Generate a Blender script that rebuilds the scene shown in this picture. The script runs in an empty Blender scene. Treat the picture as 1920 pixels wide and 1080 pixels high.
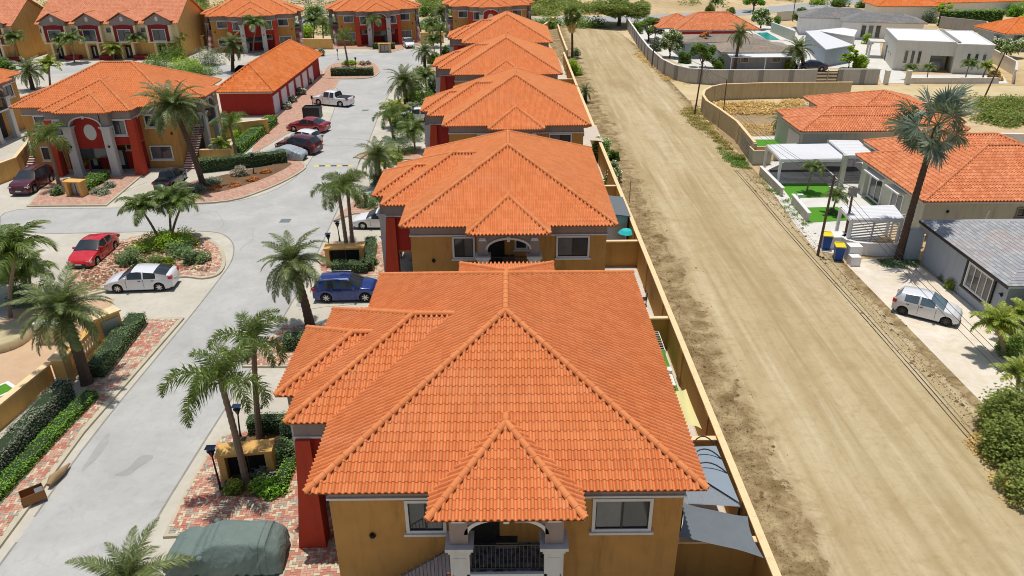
import bpy, bmesh, math, random
import numpy as np
from mathutils import Vector, Matrix
from mathutils.geometry import tessellate_polygon
rnd = random.Random(7)
S = bpy.context.scene
COL = S.collection
R = math.radians
# ---------------------------------------------------------------- camera, world, sun, exposure
HC = 22.6; FPX = 1400.0; PITCH = math.atan(705/FPX); ROLL = R(0.45)
YAW = math.atan(3/FPX*math.cos(PITCH))
_f = np.array([math.sin(YAW)*math.cos(PITCH), math.cos(YAW)*math.cos(PITCH), -math.sin(PITCH)])
_r = np.array([math.cos(YAW), -math.sin(YAW), 0.]); _u = np.cross(_r, _f)
_ix = math.cos(ROLL)*_r - math.sin(ROLL)*_u; _iu = math.cos(ROLL)*_u + math.sin(ROLL)*_r
cam = bpy.data.objects.new('camera', bpy.data.cameras.new('camera')); COL.objects.link(cam)
cam.matrix_world = Matrix(((_ix[0], _iu[0], -_f[0], 0), (_ix[1], _iu[1], -_f[1], 0), (_ix[2], _iu[2], -_f[2], HC), (0, 0, 0, 1)))
cam.data.sensor_width = 36; cam.data.lens = 36*FPX/1920; cam.data.clip_start = .5; cam.data.clip_end = 4000
S.camera = cam
world = bpy.data.worlds.new('World'); S.world = world; world.use_nodes = True
wn = world.node_tree; wbg = wn.nodes['Background']; sky = wn.nodes.new('ShaderNodeTexSky')
sky.sky_type = 'NISHITA'; sky.sun_disc = False
SH = Vector((.03, -.13, -1.0)).normalized()          # direction the sunlight travels
sky.sun_elevation = math.asin(-SH.z); sky.sun_rotation = math.atan2(-SH.x, -SH.y)
sky.air_density = 1.0; sky.dust_density = 1.6
wn.links.new(sky.outputs[0], wbg.inputs[0]); wbg.inputs[1].default_value = .095
sl = bpy.data.lights.new('sun', 'SUN'); sl.energy = 3.5; sl.angle = R(.5); sl.color = (1, .955, .89)
sun = bpy.data.objects.new('sun', sl); COL.objects.link(sun); sun.rotation_euler = SH.to_track_quat('-Z', 'Y').to_euler(); sun.location = (0, 0, 80)
S.view_settings.view_transform = 'Standard'; S.view_settings.look = 'None'; S.view_settings.gamma = 1
S.view_settings.exposure = -0.05; S.view_settings.use_curve_mapping = False
S.cycles.filter_width = 1.0

def G(px, py, z=0.):
    """point of the place at height z that the photograph shows at pixel px, py"""
    d = _f + _ix*(px-960)/FPX - _iu*(py-540)/FPX
    t = (z-HC)/d[2]
    return Vector((d[0]*t, d[1]*t, z))
def proj(x, y, z):
    v = np.array([x, y, z-HC]); w = v@_f
    return 960+FPX*(v@_ix)/w, 540-FPX*(v@_iu)/w

# ---------------------------------------------------------------- materials
def lin(h):
    c = [int(h[i:i+2], 16)/255 for i in (0, 2, 4)]
    return tuple((x/12.92 if x <= .04045 else ((x+.055)/1.055)**2.4) for x in c)
class N:
    def __init__(s, name):
        s.m = bpy.data.materials.new(name); s.m.use_nodes = True; s.t = s.m.node_tree
        s.b = s.t.nodes['Principled BSDF']; s.out = s.t.nodes['Material Output']
    def n(s, ty, **k):
        x = s.t.nodes.new('ShaderNode'+ty)
        for a, v in k.items(): setattr(x, a, v)
        return x
    def l(s, a, b): s.t.links.new(a, b)
    def tc(s, which='Object', scale=(1, 1, 1), rot=(0, 0, 0)):
        t = s.n('TexCoord'); m = s.n('Mapping'); m.inputs['Scale'].default_value = scale; m.inputs['Rotation'].default_value = rot
        s.l(t.outputs[which], m.inputs[0]); return m.outputs[0]
    def noise(s, vec, sc, det=4, rough=.55, dist=0):
        x = s.n('TexNoise'); x.inputs['Scale'].default_value = sc; x.inputs['Detail'].default_value = det
        x.inputs['Roughness'].default_value = rough; x.inputs['Distortion'].default_value = dist
        if vec is not None: s.l(vec, x.inputs['Vector'])
        return x.outputs['Fac']
    def ramp(s, fac, stops):
        r = s.n('ValToRGB'); e = r.color_ramp.elements
        while len(e) < len(stops): e.new(.5)
        for i, (p, c) in enumerate(stops):
            e[i].position = p; e[i].color = tuple(c)+(1,) if not isinstance(c, (int, float)) else (c, c, c, 1)
        s.l(fac, r.inputs[0]); return r.outputs[0]
    def mix(s, fac, a, b, mode='MIX'):
        x = s.n('MixRGB', blend_type=mode)
        for i, v in ((0, fac), (1, a), (2, b)):
            if hasattr(v, 'is_output'): s.l(v, x.inputs[i])
            elif i == 0: x.inputs[0].default_value = v
            else: x.inputs[i].default_value = tuple(v)+(1,)
        return x.outputs[0]
    def bump(s, h, strength=.3, dist=.02):
        x = s.n('Bump'); x.inputs['Strength'].default_value = strength; x.inputs['Distance'].default_value = dist
        s.l(h, x.inputs['Height']); s.l(x.outputs[0], s.b.inputs['Normal'])
    def fin(s, col=None, rough=.8, metal=0, spec=.3):
        if col is not None:
            if hasattr(col, 'is_output'): s.l(col, s.b.inputs['Base Color'])
            else: s.b.inputs['Base Color'].default_value = tuple(col)+(1,)
        if hasattr(rough, 'is_output'): s.l(rough, s.b.inputs['Roughness'])
        else: s.b.inputs['Roughness'].default_value = rough
        s.b.inputs['Metallic'].default_value = metal; s.b.inputs['Specular IOR Level'].default_value = spec
        return s.m
def sc3(c, k): return tuple(min(1, x*k) for x in c)
def stucco(name, c, var=.14, rough=.9, sc=1.2, dirt=.25, coord='Object'):
    n = N(name); v = n.tc(coord); a = n.noise(v, sc, 6, .6); b = n.noise(v, 25, 3)
    col = n.mix(a, sc3(c, 1-var), sc3(c, 1+var))
    col = n.mix(n.ramp(n.noise(n.tc(coord, (.9, .9, .15)), 3, 5, .65), [(.5, 0.), (.78, 1.)]), col, sc3(c, 1-dirt))
    n.bump(b, .25, .01); return n.fin(col, rough)
def plain(name, c, rough=.5, metal=0, spec=.4, var=.06):
    n = N(name); a = n.noise(n.tc(), 3, 4); return n.fin(n.mix(a, sc3(c, 1-var), sc3(c, 1+var)), rough, metal, spec)
M = {}
M['ochre'] = stucco('ochre_stucco', lin('ba8a4c'), .18, dirt=.35)
M['ochre_light'] = stucco('ochre_light_stucco', lin('dcae66'))
M['ochre_yard'] = stucco('ochre_yard_stucco', lin('b88a48'))
M['cap'] = stucco('cream_cap', lin('f0d0a0'), .08)
M['taupe'] = stucco('taupe_stucco', lin('988880'), .08)
M['red'] = stucco('red_stucco', lin('a8352c'), .1)
M['redorange'] = stucco('red_orange_stucco', lin('c04830'), .08)
M['maroon'] = stucco('maroon_stucco', lin('8e2a2e'), .08)
M['trim'] = stucco('white_trim', lin('d6d3cd'), .06, .7, dirt=.12)
M['column'] = stucco('column_stucco', lin('cbc8c2'), .06, .8, dirt=.18)
M['white'] = stucco('white_stucco', lin('e6e4df'), .05, .8, dirt=.12)
M['offwhite'] = stucco('offwhite_stucco', lin('d8d3c6'), .06, .85, dirt=.15)
M['cream'] = stucco('cream_stucco', lin('ecdcb0'), .07)
M['sage'] = stucco('sage_stucco', lin('c5c6b4'), .06)
M['bluegrey'] = stucco('bluegrey_stucco', lin('a9b2ba'), .06)
M['greywall'] = stucco('grey_wall', lin('b4b1ab'), .1, dirt=.3)
M['greypil'] = stucco('grey_pilaster', lin('8c8b88'), .08)
M['tanwall'] = stucco('tan_wall', lin('c3b48c'), .1, dirt=.3)
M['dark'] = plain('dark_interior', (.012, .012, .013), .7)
M['stone_dark'] = (lambda n: n.fin(n.ramp(n.noise(n.tc(), 5, 3), [(.35, (.03, .032, .036)), (.65, (.22, .23, .25))]), .7))(N('mottled_floor_tile'))
M['door'] = plain('dark_door', (.03, .022, .018), .45)
M['doorwood'] = plain('orange_wood_door', lin('a85a28'), .5)
M['white_metal'] = plain('white_metal', (.78, .78, .77), .45)
M['garage_door'] = (lambda n: (n.bump(n.n('TexWave').outputs[0], .1), n.fin(lin('d9dade'), .5))[1])(N('garage_door_white'))
M['iron'] = plain('black_iron', (.018, .018, .02), .45)
M['steel'] = plain('grey_steel', (.32, .33, .34), .4, .6)
M['chrome'] = plain('chrome', (.7, .7, .72), .2, 1)
M['wood'] = stucco('old_pole_wood', lin('6e5c4c'), .2)
M['cover'] = (lambda n: (n.bump(n.noise(n.tc('Object', (1, 1, .6)), 3.5, 4, .5, .8), .8, .07), n.fin(n.mix(n.noise(n.tc(), 1.5), lin('62716c'), lin('7c8c85')), .62))[1])(N('green_car_cover_cloth'))
M['cover2'] = (lambda n: (n.bump(n.noise(n.tc(), 3, 3), .6, .05), n.fin(lin('a3acb0'), .4, 0, .5))[1])(N('silver_car_cover_cloth'))
M['sail_grey'] = plain('grey_sail_cloth', lin('6b7276'), .8, var=.12)
M['sail_yellow'] = plain('yellow_sail_cloth', lin('d9cf90'), .8)
M['corr'] = (lambda n: (n.bump((lambda w: (n.l(n.tc('Object', (0, 7, 0)), w.inputs[0]), w.outputs[0])[1])(n.n('TexWave', bands_direction='Y')), .6, .03), n.fin(lin('c4ccd2'), .35, .2))[1])(N('corrugated_plastic'))
M['net'] = plain('grey_shade_net', lin('8896a0'), .8)
M['turf'] = (lambda n: (n.bump(n.noise(n.tc(), 60), .6, .03), n.fin(n.mix(n.noise(n.tc(), 8, 6), lin('42801c'), lin('62a030')), .95))[1])(N('artificial_turf'))
M['yardtile'] = stucco('yard_tile', lin('cfc9bd'), .08)
M['brownyard'] = stucco('brown_yard_paving', lin('6b5038'), .2)
M['cardboard'] = plain('cardboard', lin('96683c'), .9, var=.15)
M['dryleaf'] = plain('dry_palm_sheath', lin('a08560'), .9, var=.25)
M['blue_bin'] = plain('blue_bin_plastic', lin('1c55a8'), .4)
M['yellow_bin'] = plain('yellow_bin_lid', lin('e8d22c'), .4)
M['black_bin'] = plain('black_plastic', (.02, .02, .022), .4)
M['rubber'] = plain('tyre_rubber', (.02, .02, .021), .85)
M['rim'] = plain('alloy_rim', (.55, .56, .58), .3, .8)
M['rimdark'] = plain('dark_alloy_rim', (.06, .06, .065), .35, .6)
M['lamp_red'] = plain('red_lens', (.45, .01, .01), .2, 0, .6)
M['lamp_clear'] = plain('clear_lens', (.6, .62, .65), .12, .3, .7)
M['plate'] = plain('number_plate', (.6, .6, .55), .4)
M['umbrella'] = plain('turquoise_cloth', lin('2cc0c4'), .8)
M['bluewall'] = plain('blue_painted_wall', lin('1f6f9c'), .8)
M['solar'] = plain('solar_panel', (.015, .03, .08), .15, 0, .6)
M['asphalt_road'] = stucco('far_asphalt', lin('a5a6a4'), .06)
M['shadecloth'] = plain('beige_awning', lin('cdbfae'), .8)
def glass(name, c, rough=.06):
    n = N(name); m = n.fin(n.mix(n.noise(n.tc(), .8, 3), sc3(c, .4), sc3(c, 2.6)), rough, 0, .7); return m
M['glass2'] = glass('curtained_window_glass', (.085, .088, .09), .12); M['glass'] = glass('dark_window_glass', (.03, .035, .04)); M['carglass'] = glass('car_glass', (.02, .026, .03), .04)
M['carglass2'] = glass('car_glass_bluish', (.09, .13, .16), .05)
def paint(name, h, rough=.28, metal=.0):
    n = N(name); n.b.inputs['Coat Weight'].default_value = .7; n.b.inputs['Coat Roughness'].default_value = .06
    c = lin(h) if isinstance(h, str) else h
    d = n.ramp(n.noise(n.tc(), 4, 5), [(.35, 0.), (.8, .10)])
    return n.fin(n.mix(d, c, lin('b8ad98')), rough, metal, .5)
# roof tiles: one random value per tile arrives in the uv map
def tilemat(name, c1, c2, c3):
    n = N(name); t = n.n('UVMap'); sx = n.n('SeparateXYZ'); n.l(t.outputs[0], sx.inputs[0])
    col = n.ramp(sx.outputs[0], [(0, c1), (.55, c2), (1, c3)])
    w = n.n('TexCoord'); nz = n.noise(w.outputs['Object'], .55, 5, .6)
    col = n.mix(n.ramp(nz, [(.4, 0.), (.85, .35)]), col, sc3(c1, .78)); col = n.mix(n.ramp(n.noise(w.outputs['Object'], .28, 6, .65, .5), [(.5, 0.), (.8, .3)]), col, (.80, .42, .24))
    f = n.noise(w.outputs['Object'], 14, 4, .7); col = n.mix(n.ramp(f, [(.3, .16), (.6, 0.)]), col, sc3(c1, .55))
    n.bump(f, .15, .004)
    return n.fin(col, .78, 0, .22)
M['tile'] = tilemat('terracotta_tile', (.68, .222, .075), (.74, .252, .086), (.78, .282, .102))
M['tile_orange'] = tilemat('orange_roof_tile', (.66, .17, .035), (.76, .21, .045), (.82, .26, .065))
M['tile_pale'] = tilemat('pale_terracotta_tile', (.60, .22, .11), (.70, .27, .14), (.76, .32, .17))
M['tile_fade'] = tilemat('faded_orange_tile', (.62, .2, .08), (.72, .25, .10), (.80, .33, .16))
M['shingle'] = tilemat('grey_shingle', lin('989a9c'), lin('a4a6a7'), lin('b2b3b3'))
M['tile_grey'] = tilemat('grey_roof', lin('7e7e7c'), lin('8a8a87'), lin('94948f'))
M['tile_tan'] = tilemat('tan_roof', lin('8f8578'), lin('9c9183'), lin('a89c8c'))
# ground
def groundmat():
    n = N('dry_ground'); v = n.tc(); a = n.noise(v, .035, 8, .62); b = n.noise(v, .5, 6, .6); c = n.noise(v, 6, 4)
    col = n.ramp(a, [(.3, lin('b39a70')), (.5, lin('cdb48a')), (.7, lin('d9c6a0'))])
    col = n.mix(n.ramp(b, [(.5, 0.), (.75, .7)]), col, lin('9a7f55')); col = n.mix(n.ramp(c, [(.55, 0.), (.8, .4)]), col, lin('7e6a48'))
    n.bump(c, .5, .05); return n.fin(col, .95)
M['ground'] = groundmat()
def dirtroad():
    n = N('dirt_road'); v = n.tc('Object', (.42, .03, 1)); w = n.tc('Object', (1.7, .06, 1), (0, 0, R(.8)))
    a = n.noise(v, 1.0, 7, .6, .7); b = n.noise(w, 1.1, 4, .55, .5); o = n.tc(); c = n.noise(o, .13, 7, .62, .6); d = n.noise(o, 5, 6, .75); e = n.noise(o, .55, 7, .7, 1.0)
    rip = n.noise(n.tc('Object', (.35, 1.5, 1), (0, 0, R(17))), 1.0, 4, .55, .9)
    col = n.ramp(a, [(.30, lin('a18a66')), (.44, lin('b39e78')), (.56, lin('bfab86')), (.70, lin('cbbb9a'))])
    col = n.mix(n.ramp(c, [(.35, .6), (.62, 0.)]), col, lin('bfb08a'))
    col = n.mix(n.ramp(b, [(.48, 0.), (.66, .4)]), col, lin('9a855e'))
    col = n.mix(n.ramp(b, [(.3, .45), (.42, 0.)]), col, lin('d2c8a6'))
    col = n.mix(n.ramp(e, [(.48, 0.), (.7, .5)]), col, lin('a58e62')); e2 = n.noise(o, 2.2, 6, .75, .4); col = n.mix(n.ramp(e2, [(.52, 0.), (.72, .4)]), col, lin('94805a'))
    col = n.mix(n.ramp(rip, [(.56, 0.), (.74, .2)]), col, lin('a8936a'))
    col = n.mix(n.ramp(d, [(.55, 0.), (.8, .45)]), col, lin('8f7c56'))
    vg_ = n.noise(o, .9, 7, .68, .6); vc = n.ramp(vg_, [(.34, lin('75623f')), (.5, lin('988360')), (.68, lin('b8a67e'))]); vc = n.mix(n.ramp(d, [(.5, 0.), (.72, .7)]), vc, lin('5e4e36'))
    sx = n.n('SeparateXYZ'); n.l(o, sx.inputs[0]); m1 = n.n('MapRange'); n.l(sx.outputs[0], m1.inputs[0]); m1.inputs[1].default_value = 9.5; m1.inputs[2].default_value = 14.4; m1.inputs[3].default_value = 1; m1.inputs[4].default_value = 0
    m2 = n.n('MapRange'); n.l(sx.outputs[0], m2.inputs[0]); m2.inputs[1].default_value = 21.6; m2.inputs[2].default_value = 24.2; m2.inputs[3].default_value = 0; m2.inputs[4].default_value = .75
    ad = n.n('Math', operation='ADD'); n.l(m1.outputs[0], ad.inputs[0]); n.l(m2.outputs[0], ad.inputs[1]); ad2 = n.n('Math', operation='ADD'); n.l(ad.outputs[0], ad2.inputs[0]); n.l(e, ad2.inputs[1])
    col = n.mix(n.ramp(ad2.outputs[0], [(.82, 0.), (1.0, .45), (1.25, 1.)]), col, vc)
    h = n.mix(.5, e2, d); n.bump(h, .75, .09); return n.fin(col, .95, 0, .1)
M['dirt_road'] = dirtroad()
def vergemat():
    n = N('verge_earth'); o = n.tc(); a = n.noise(o, .9, 7, .68, .6); d = n.noise(o, 7, 5, .75)
    col = n.ramp(a, [(.36, lin('6e5c40')), (.5, lin('988260')), (.66, lin('c4b084'))])
    col = n.mix(n.ramp(d, [(.5, 0.), (.72, .75)]), col, lin('5e4e36')); n.bump(d, .8, .08); return n.fin(col, .97, 0, .1)
M['verge'] = vergemat()
def concrete(name, c, c2, sc=.3, st=.3):
    n = N(name); o = n.tc(); a = n.noise(o, sc, 7, .62, .5); d = n.noise(o, 22, 4, .7); e = n.noise(o, 1.6, 6, .7, 1.2)
    col = n.mix(n.ramp(a, [(.3, 0.), (.7, 1.)]), c, c2)
    col = n.mix(n.ramp(e, [(.5, 0.), (.78, st)]), col, sc3(c, .62)); g = n.noise(o, .12, 8, .7, 1.5); col = n.mix(n.ramp(g, [(.42, .3), (.6, 0.)]), col, sc3(c, .78)); col = n.mix(n.ramp(d, [(.5, 0.), (.8, .25)]), col, sc3(c, .6))
    n.bump(d, .3, .01); return n.fin(col, .85, 0, .25)
M['street'] = concrete('street_concrete', lin('b0afaa'), lin('c2c1bb'), .3, .38)
M['bay'] = concrete('parking_concrete', lin('c0b9a8'), lin('d2ccbd'), .35, .38)
M['kerb'] = concrete('kerb_concrete', lin('bcb298'), lin('cdc4ac'), .6)
M['driveway'] = concrete('pale_stone_driveway', lin('d9cab0'), lin('ebe3d4'), .9, .4)
M['whitepath'] = concrete('white_path', lin('d4d0c6'), lin('e2dfd6'), .5, .15)
M['pooldeck'] = concrete('peach_deck', lin('c9a886'), lin('d6b898'), .5, .2)
M['bed'] = concrete('planting_soil', lin('6b5138'), lin('80644a'), 1.2)
M['shade_tile'] = None
def brick(name, c1, c2, m, sc, bw=.5, rh=.25, rot=0, off=.5):
    n = N(name); b = n.n('TexBrick'); b.inputs['Scale'].default_value = sc; b.inputs['Brick Width'].default_value = bw; b.inputs['Row Height'].default_value = rh
    b.inputs['Mortar Size'].default_value = .012; b.offset = off
    b.inputs['Color1'].default_value = c1+(1,); b.inputs['Color2'].default_value = c2+(1,); b.inputs['Mortar'].default_value = m+(1,)
    n.l(n.tc('Object', (1, 1, 1), (0, 0, rot)), b.inputs['Vector'])
    col = n.mix(n.ramp(n.noise(n.tc(), .8, 5), [(.4, 0.), (.8, .4)]), b.outputs['Color'], sc3(m, .9)); n.bump(b.outputs['Fac'], .3, -.01)
    return n.fin(col, .85, 0, .2)
M['paver_far'] = brick('distant_pavers', lin('b88470'), lin('c9a890'), lin('a88e7c'), 1.6, .5, .25, R(45))
M['patio_tile'] = brick('grey_patio_tile', lin('8e8c8c'), lin('9a9797'), lin('3a3a3c'), 1.0, 1.1, 1.1, 0, 0)
PV = [plain('paver_red', lin('bc7c68'), .9, var=.14), plain('paver_salmon', lin('c89c86'), .9, var=.15), plain('paver_cream', lin('d0c2a4'), .9, var=.12), plain('paver_grey', lin('a29e90'), .9, var=.15)]
M['joint'] = plain('paver_joint_sand', lin('9c8c74'), .95)
def leafmat(name, c1, c2, c3=None, tr=.3):
    k_ = 1.0 if 'palm' in name or 'fan' in name else 1.4
    c1, c2, c3 = [(q[0]*1.12*k_, q[1]*k_, q[2]*.9*k_) if q else None for q in (sc3(c1, 1.6), sc3(c2, 1.95), (sc3(c3, 2.0) if c3 else None))]
    n = N(name); t = n.n('UVMap'); sx = n.n('SeparateXYZ'); n.l(t.outputs[0], sx.inputs[0])
    c3 = c3 or c2; col = n.ramp(sx.outputs[0], [(0, c1), (.6, c2), (1, c3)])
    col = n.mix(n.ramp(n.noise(n.tc(), .9, 3), [(.3, .55), (.6, 1.)]), sc3(c1, .9), col)
    pal = 'palm' in name or 'fan' in name
    n.fin(col, .42 if pal else .6, 0, .45 if pal else .2)
    tn = n.n('BsdfTranslucent'); n.l(n.mix(.35, col, lin('a8c040')), tn.inputs[0]); mx = n.n('MixShader'); mx.inputs[0].default_value = tr
    n.l(n.b.outputs[0], mx.inputs[1]); n.l(tn.outputs[0], mx.inputs[2]); n.l(mx.outputs[0], n.out.inputs[0]); return n.m
M['lf_palm'] = leafmat('palm_leaf', (.035, .065, .016), (.08, .135, .03), (.22, .26, .085))
M['lf_date'] = leafmat('date_palm_leaf', (.035, .06, .025), (.085, .125, .045), (.22, .24, .10))
M['lf_blue'] = leafmat('blue_fan_leaf', (.05, .08, .06), (.095, .135, .11), (.22, .26, .21), .15)
M['lf_grey'] = leafmat('greygreen_leaf', (.05, .07, .05), (.11, .15, .11), (.2, .24, .19), .15)
M['lf_yel'] = leafmat('yellow_palm_leaf', (.08, .13, .02), (.17, .24, .035), (.34, .32, .06))
M['lf_bush'] = leafmat('bush_leaf', (.03, .065, .015), (.07, .13, .025), (.14, .2, .05))
M['lf_lime'] = leafmat('lime_leaf', (.07, .13, .012), (.15, .25, .02), (.27, .36, .05))
M['lf_hedge'] = leafmat('hedge_leaf', (.035, .07, .03), (.075, .125, .055), (.14, .2, .1), .2)
M['lf_hedgegrey'] = leafmat('hedge_grey_leaf', (.06, .075, .055), (.12, .145, .11), (.2, .22, .17), .15)
M['lf_hedgegreen'] = leafmat('hedge_bright_leaf', (.04, .11, .015), (.09, .2, .02), (.16, .28, .05), .25)
M['lf_scrub'] = leafmat('scrub_leaf', (.05, .075, .02), (.1, .14, .035), (.18, .2, .06))
M['lf_red'] = leafmat('rust_flower_leaf', (.1, .05, .02), (.25, .09, .03), (.35, .2, .08))
M['lf_dry'] = leafmat('dry_grass_leaf', (.2, .15, .06), (.32, .25, .11), (.42, .35, .18))
M['flower'] = leafmat('white_flower', (.5, .5, .45), (.7, .7, .65))
M['pinkflower'] = leafmat('pink_flower', (.4, .12, .12), (.55, .25, .25))
M['bark'] = stucco('palm_bark', lin('8c7a68'), .2)
M['bark_dark'] = stucco('rough_palm_bark', lin('5c4a3c'), .25)
M['stem'] = plain('green_stem', (.16, .19, .07), .5)
M['branch'] = stucco('tree_bark', lin('665544'), .2)
M['water'] = plain('pool_water', lin('28a8a0'), .08, 0, .6)
M['soil_dirty'] = M['bed']

# ---------------------------------------------------------------- objects
KIDS = {}
def put(o, parent=None, label=None, cat=None, group=None, kind=None):
    if parent is not None: o.parent = parent; KIDS.setdefault(parent.name, []).append(o)
    if label: o['label'] = label
    if cat: o['category'] = cat
    if group: o['group'] = group
    if kind: o['kind'] = kind
    return o
def thing(name, label, cat, loc=(0, 0, 0), rz=0, group=None):
    o = bpy.data.objects.new(name, None); COL.objects.link(o); o.location = loc; o.rotation_euler = (0, 0, rz); o.empty_display_size = .3
    return put(o, None, label, cat, group)
def inst(name, mesh, parent=None, mat=None, **k):
    o = bpy.data.objects.new(name, mesh); COL.objects.link(o)
    if parent is not None: put(o, parent)
    if mat is not None: o.matrix_local = mat
    return put(o, None, **k)
def copy_tree(o, parent=None):
    c = o.copy(); COL.objects.link(c)
    if parent is not None: put(c, parent)
    for ch in list(KIDS.get(o.name, ())): copy_tree(ch, c)
    return c
def dup(src, loc, rz, label, group=None, scale=None):
    c = copy_tree(src); c.location = loc; c.rotation_euler = (0, 0, rz); c['label'] = label
    if group: c['group'] = group
    if scale: c.scale = (scale,)*3
    return c
class MB:
    def __init__(s, M4=None): s.v = []; s.f = []; s.m = []; s.uv = []; s.sm = []; s.T = M4
    def add(s, vs, fs, m=0, uv=.5, smooth=False):
        b = len(s.v)
        for p in vs:
            p = Vector(p); s.v.append(tuple(s.T @ p) if s.T is not None else tuple(p))
        for f in fs: s.f.append(tuple(b+i for i in f)); s.m.append(m); s.uv.append(uv); s.sm.append(smooth)
    def box(s, x0, x1, y0, y1, z0, z1, m=0, nb=False):
        if x0 > x1: x0, x1 = x1, x0
        if y0 > y1: y0, y1 = y1, y0
        v = [(x, y, z) for z in (z0, z1) for y in (y0, y1) for x in (x0, x1)]
        f = [(4, 5, 7, 6), (0, 1, 5, 4), (1, 3, 7, 5), (3, 2, 6, 7), (2, 0, 4, 6)]
        if not nb: f.append((0, 2, 3, 1))
        s.add(v, f, m); return s
    def seg(s, p, q, w, z0, z1, m=0, dz=0):
        """upright slab of thickness w between plan points p, q"""
        p = Vector((p[0], p[1])); q = Vector((q[0], q[1])); d = (q-p).normalized(); n = Vector((-d.y, d.x))*w/2
        c = [p-n, q-n, q+n, p+n]
        v = [(a.x, a.y, z0) for a in c]+[(a.x, a.y, z1) for a in c]
        s.add(v, [(4, 5, 6, 7), (0, 1, 5, 4), (1, 2, 6, 5), (2, 3, 7, 6), (3, 0, 4, 7), (3, 2, 1, 0)], m); return s
    def prism(s, pts, z0, z1, m=0, mt=None):
        P = [Vector((p[0], p[1], 0)) for p in pts]; n = len(P)
        ar = sum(P[i].x*P[(i+1) % n].y-P[(i+1) % n].x*P[i].y for i in range(n))
        if ar < 0: P.reverse()
        tri = tessellate_polygon([P])
        b = [(p.x, p.y, z0) for p in P]+[(p.x, p.y, z1) for p in P]
        top = []
        for t in tri:
            a, c, d = [P[i] for i in t]; cr = (c-a).cross(d-a).z
            top.append(tuple(i+n for i in (t if cr > 0 else t[::-1])))
        s.add(b, top, mt if mt is not None else m)
        if z1 > z0: s.add(b, [(i, (i+1) % n, (i+1) % n+n, i+n) for i in range(n)], m)
        return s
    def tube(s, pts, r, k=6, m=0, cap=True, smooth=True):
        pts = [Vector(p) for p in pts]; rs = r if isinstance(r, (list, tuple)) else [r]*len(pts); ring = []
        for i, p in enumerate(pts):
            d = (pts[min(i+1, len(pts)-1)]-pts[max(i-1, 0)]).normalized()
            a = d.cross(Vector((0, 0, 1)) if abs(d.z) < .95 else Vector((1, 0, 0))).normalized(); b = d.cross(a)
            ring += [p+(a*math.cos(t)+b*math.sin(t))*rs[i] for t in [2*math.pi*j/k for j in range(k)]]
        f = [(i*k+j, i*k+(j+1) % k, (i+1)*k+(j+1) % k, (i+1)*k+j) for i in range(len(pts)-1) for j in range(k)]
        s.add(ring, f, m, smooth=smooth)
        if cap: n = len(ring); s.add(ring, [tuple(range(n-k, n)), tuple(range(k-1, -1, -1))], m)
        return s
    def lathe(s, prof, k=12, m=0, c=(0, 0, 0), smooth=True):
        ring = [(c[0]+r*math.cos(2*math.pi*j/k), c[1]+r*math.sin(2*math.pi*j/k), c[2]+z) for r, z in prof for j in range(k)]
        s.add(ring, [(i*k+j, i*k+(j+1) % k, (i+1)*k+(j+1) % k, (i+1)*k+j) for i in range(len(prof)-1) for j in range(k)], m, smooth=smooth)
        n = len(ring); s.add(ring, [tuple(range(n-k, n))], m); return s
    def mesh(s, name, mats):
        me = bpy.data.meshes.new(name); me.from_pydata(s.v, [], s.f)
        for m in mats: me.materials.append(M[m] if isinstance(m, str) else m)
        me.polygons.foreach_set('material_index', s.m); me.polygons.foreach_set('use_smooth', s.sm)
        if any(u != .5 for u in s.uv):
            lay = me.uv_layers.new(name='UVMap'); a = np.repeat(np.array(s.uv, float), [len(f) for f in s.f]); lay.data.foreach_set('uv', np.stack([a, a], 1).ravel())
        me.update(); return me
    def build(s, name, mats, parent=None, mat=None, **k):
        if isinstance(mats, str) or not isinstance(mats, (list, tuple)): mats = [mats]
        return inst(name, s.mesh(name, mats), parent, mat, **k)
def frame(o, x, z=(0, 0, 1)):
    """matrix with local x along x, local y up along z, local z outward"""
    x = Vector(x).normalized(); z = Vector(z).normalized(); n = x.cross(z).normalized()
    return Matrix(((x.x, z.x, n.x, o[0]), (x.y, z.y, n.y, o[1]), (x.z, z.z, n.z, o[2]), (0, 0, 0, 1)))
_wc = {}
def window(parent, o, xd, w, h, panes=2, trim='trim', sill=True, fw=.11, arch=False, glassm='glass', name='window'):
    """window with frame (part) and panes (sub-parts); o is the centre of its lower edge on the wall"""
    key = (round(w, 2), round(h, 2), panes, trim, sill, fw, glassm)
    if key not in _wc:
        b = MB(); W = w/2
        b.box(-W, -W+fw, 0, h, 0, .09); b.box(W-fw, W, 0, h, 0, .09); b.box(-W+fw, W-fw, h-fw, h, 0, .09); b.box(-W+fw, W-fw, 0, fw, 0, .09)
        if sill: b.box(-W-.08, W+.08, -.09, -.001, 0, .15)
        g = []; iw = (w-2*fw)/panes
        for i in range(panes):
            x0 = -W+fw+i*iw; b.box(x0, x0+.035, fw, h-fw, .012, .05, 1); b.box(x0+iw-.035, x0+iw, fw, h-fw, .012, .05, 1)
            b.box(x0+.035, x0+iw-.035, fw, fw+.035, .012, .05, 1); b.box(x0+.035, x0+iw-.035, h-fw-.035, h-fw, .012, .05, 1)
        q = MB(); q.box(-iw/2+.03, iw/2-.03, fw+.03, h-fw-.03, .005, .02)
        _wc[key] = (b.mesh('window_frame', [trim, 'iron' if trim != 'white_metal' else 'white_metal']), q.mesh('pane', [glassm]), iw, q.mesh('pane', ['glass2' if glassm == 'glass' else glassm]))
    fm, gm, iw, gm2 = _wc[key]
    f = inst(name, fm, parent, frame(o, xd))
    for i in range(panes): inst('pane', gm2 if (i+int(abs(o[0]*7+o[1]*3))) % 2 else gm, f, Matrix.Translation((-w/2+fw+iw*(i+.5), 0, 0)))
    return f
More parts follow.
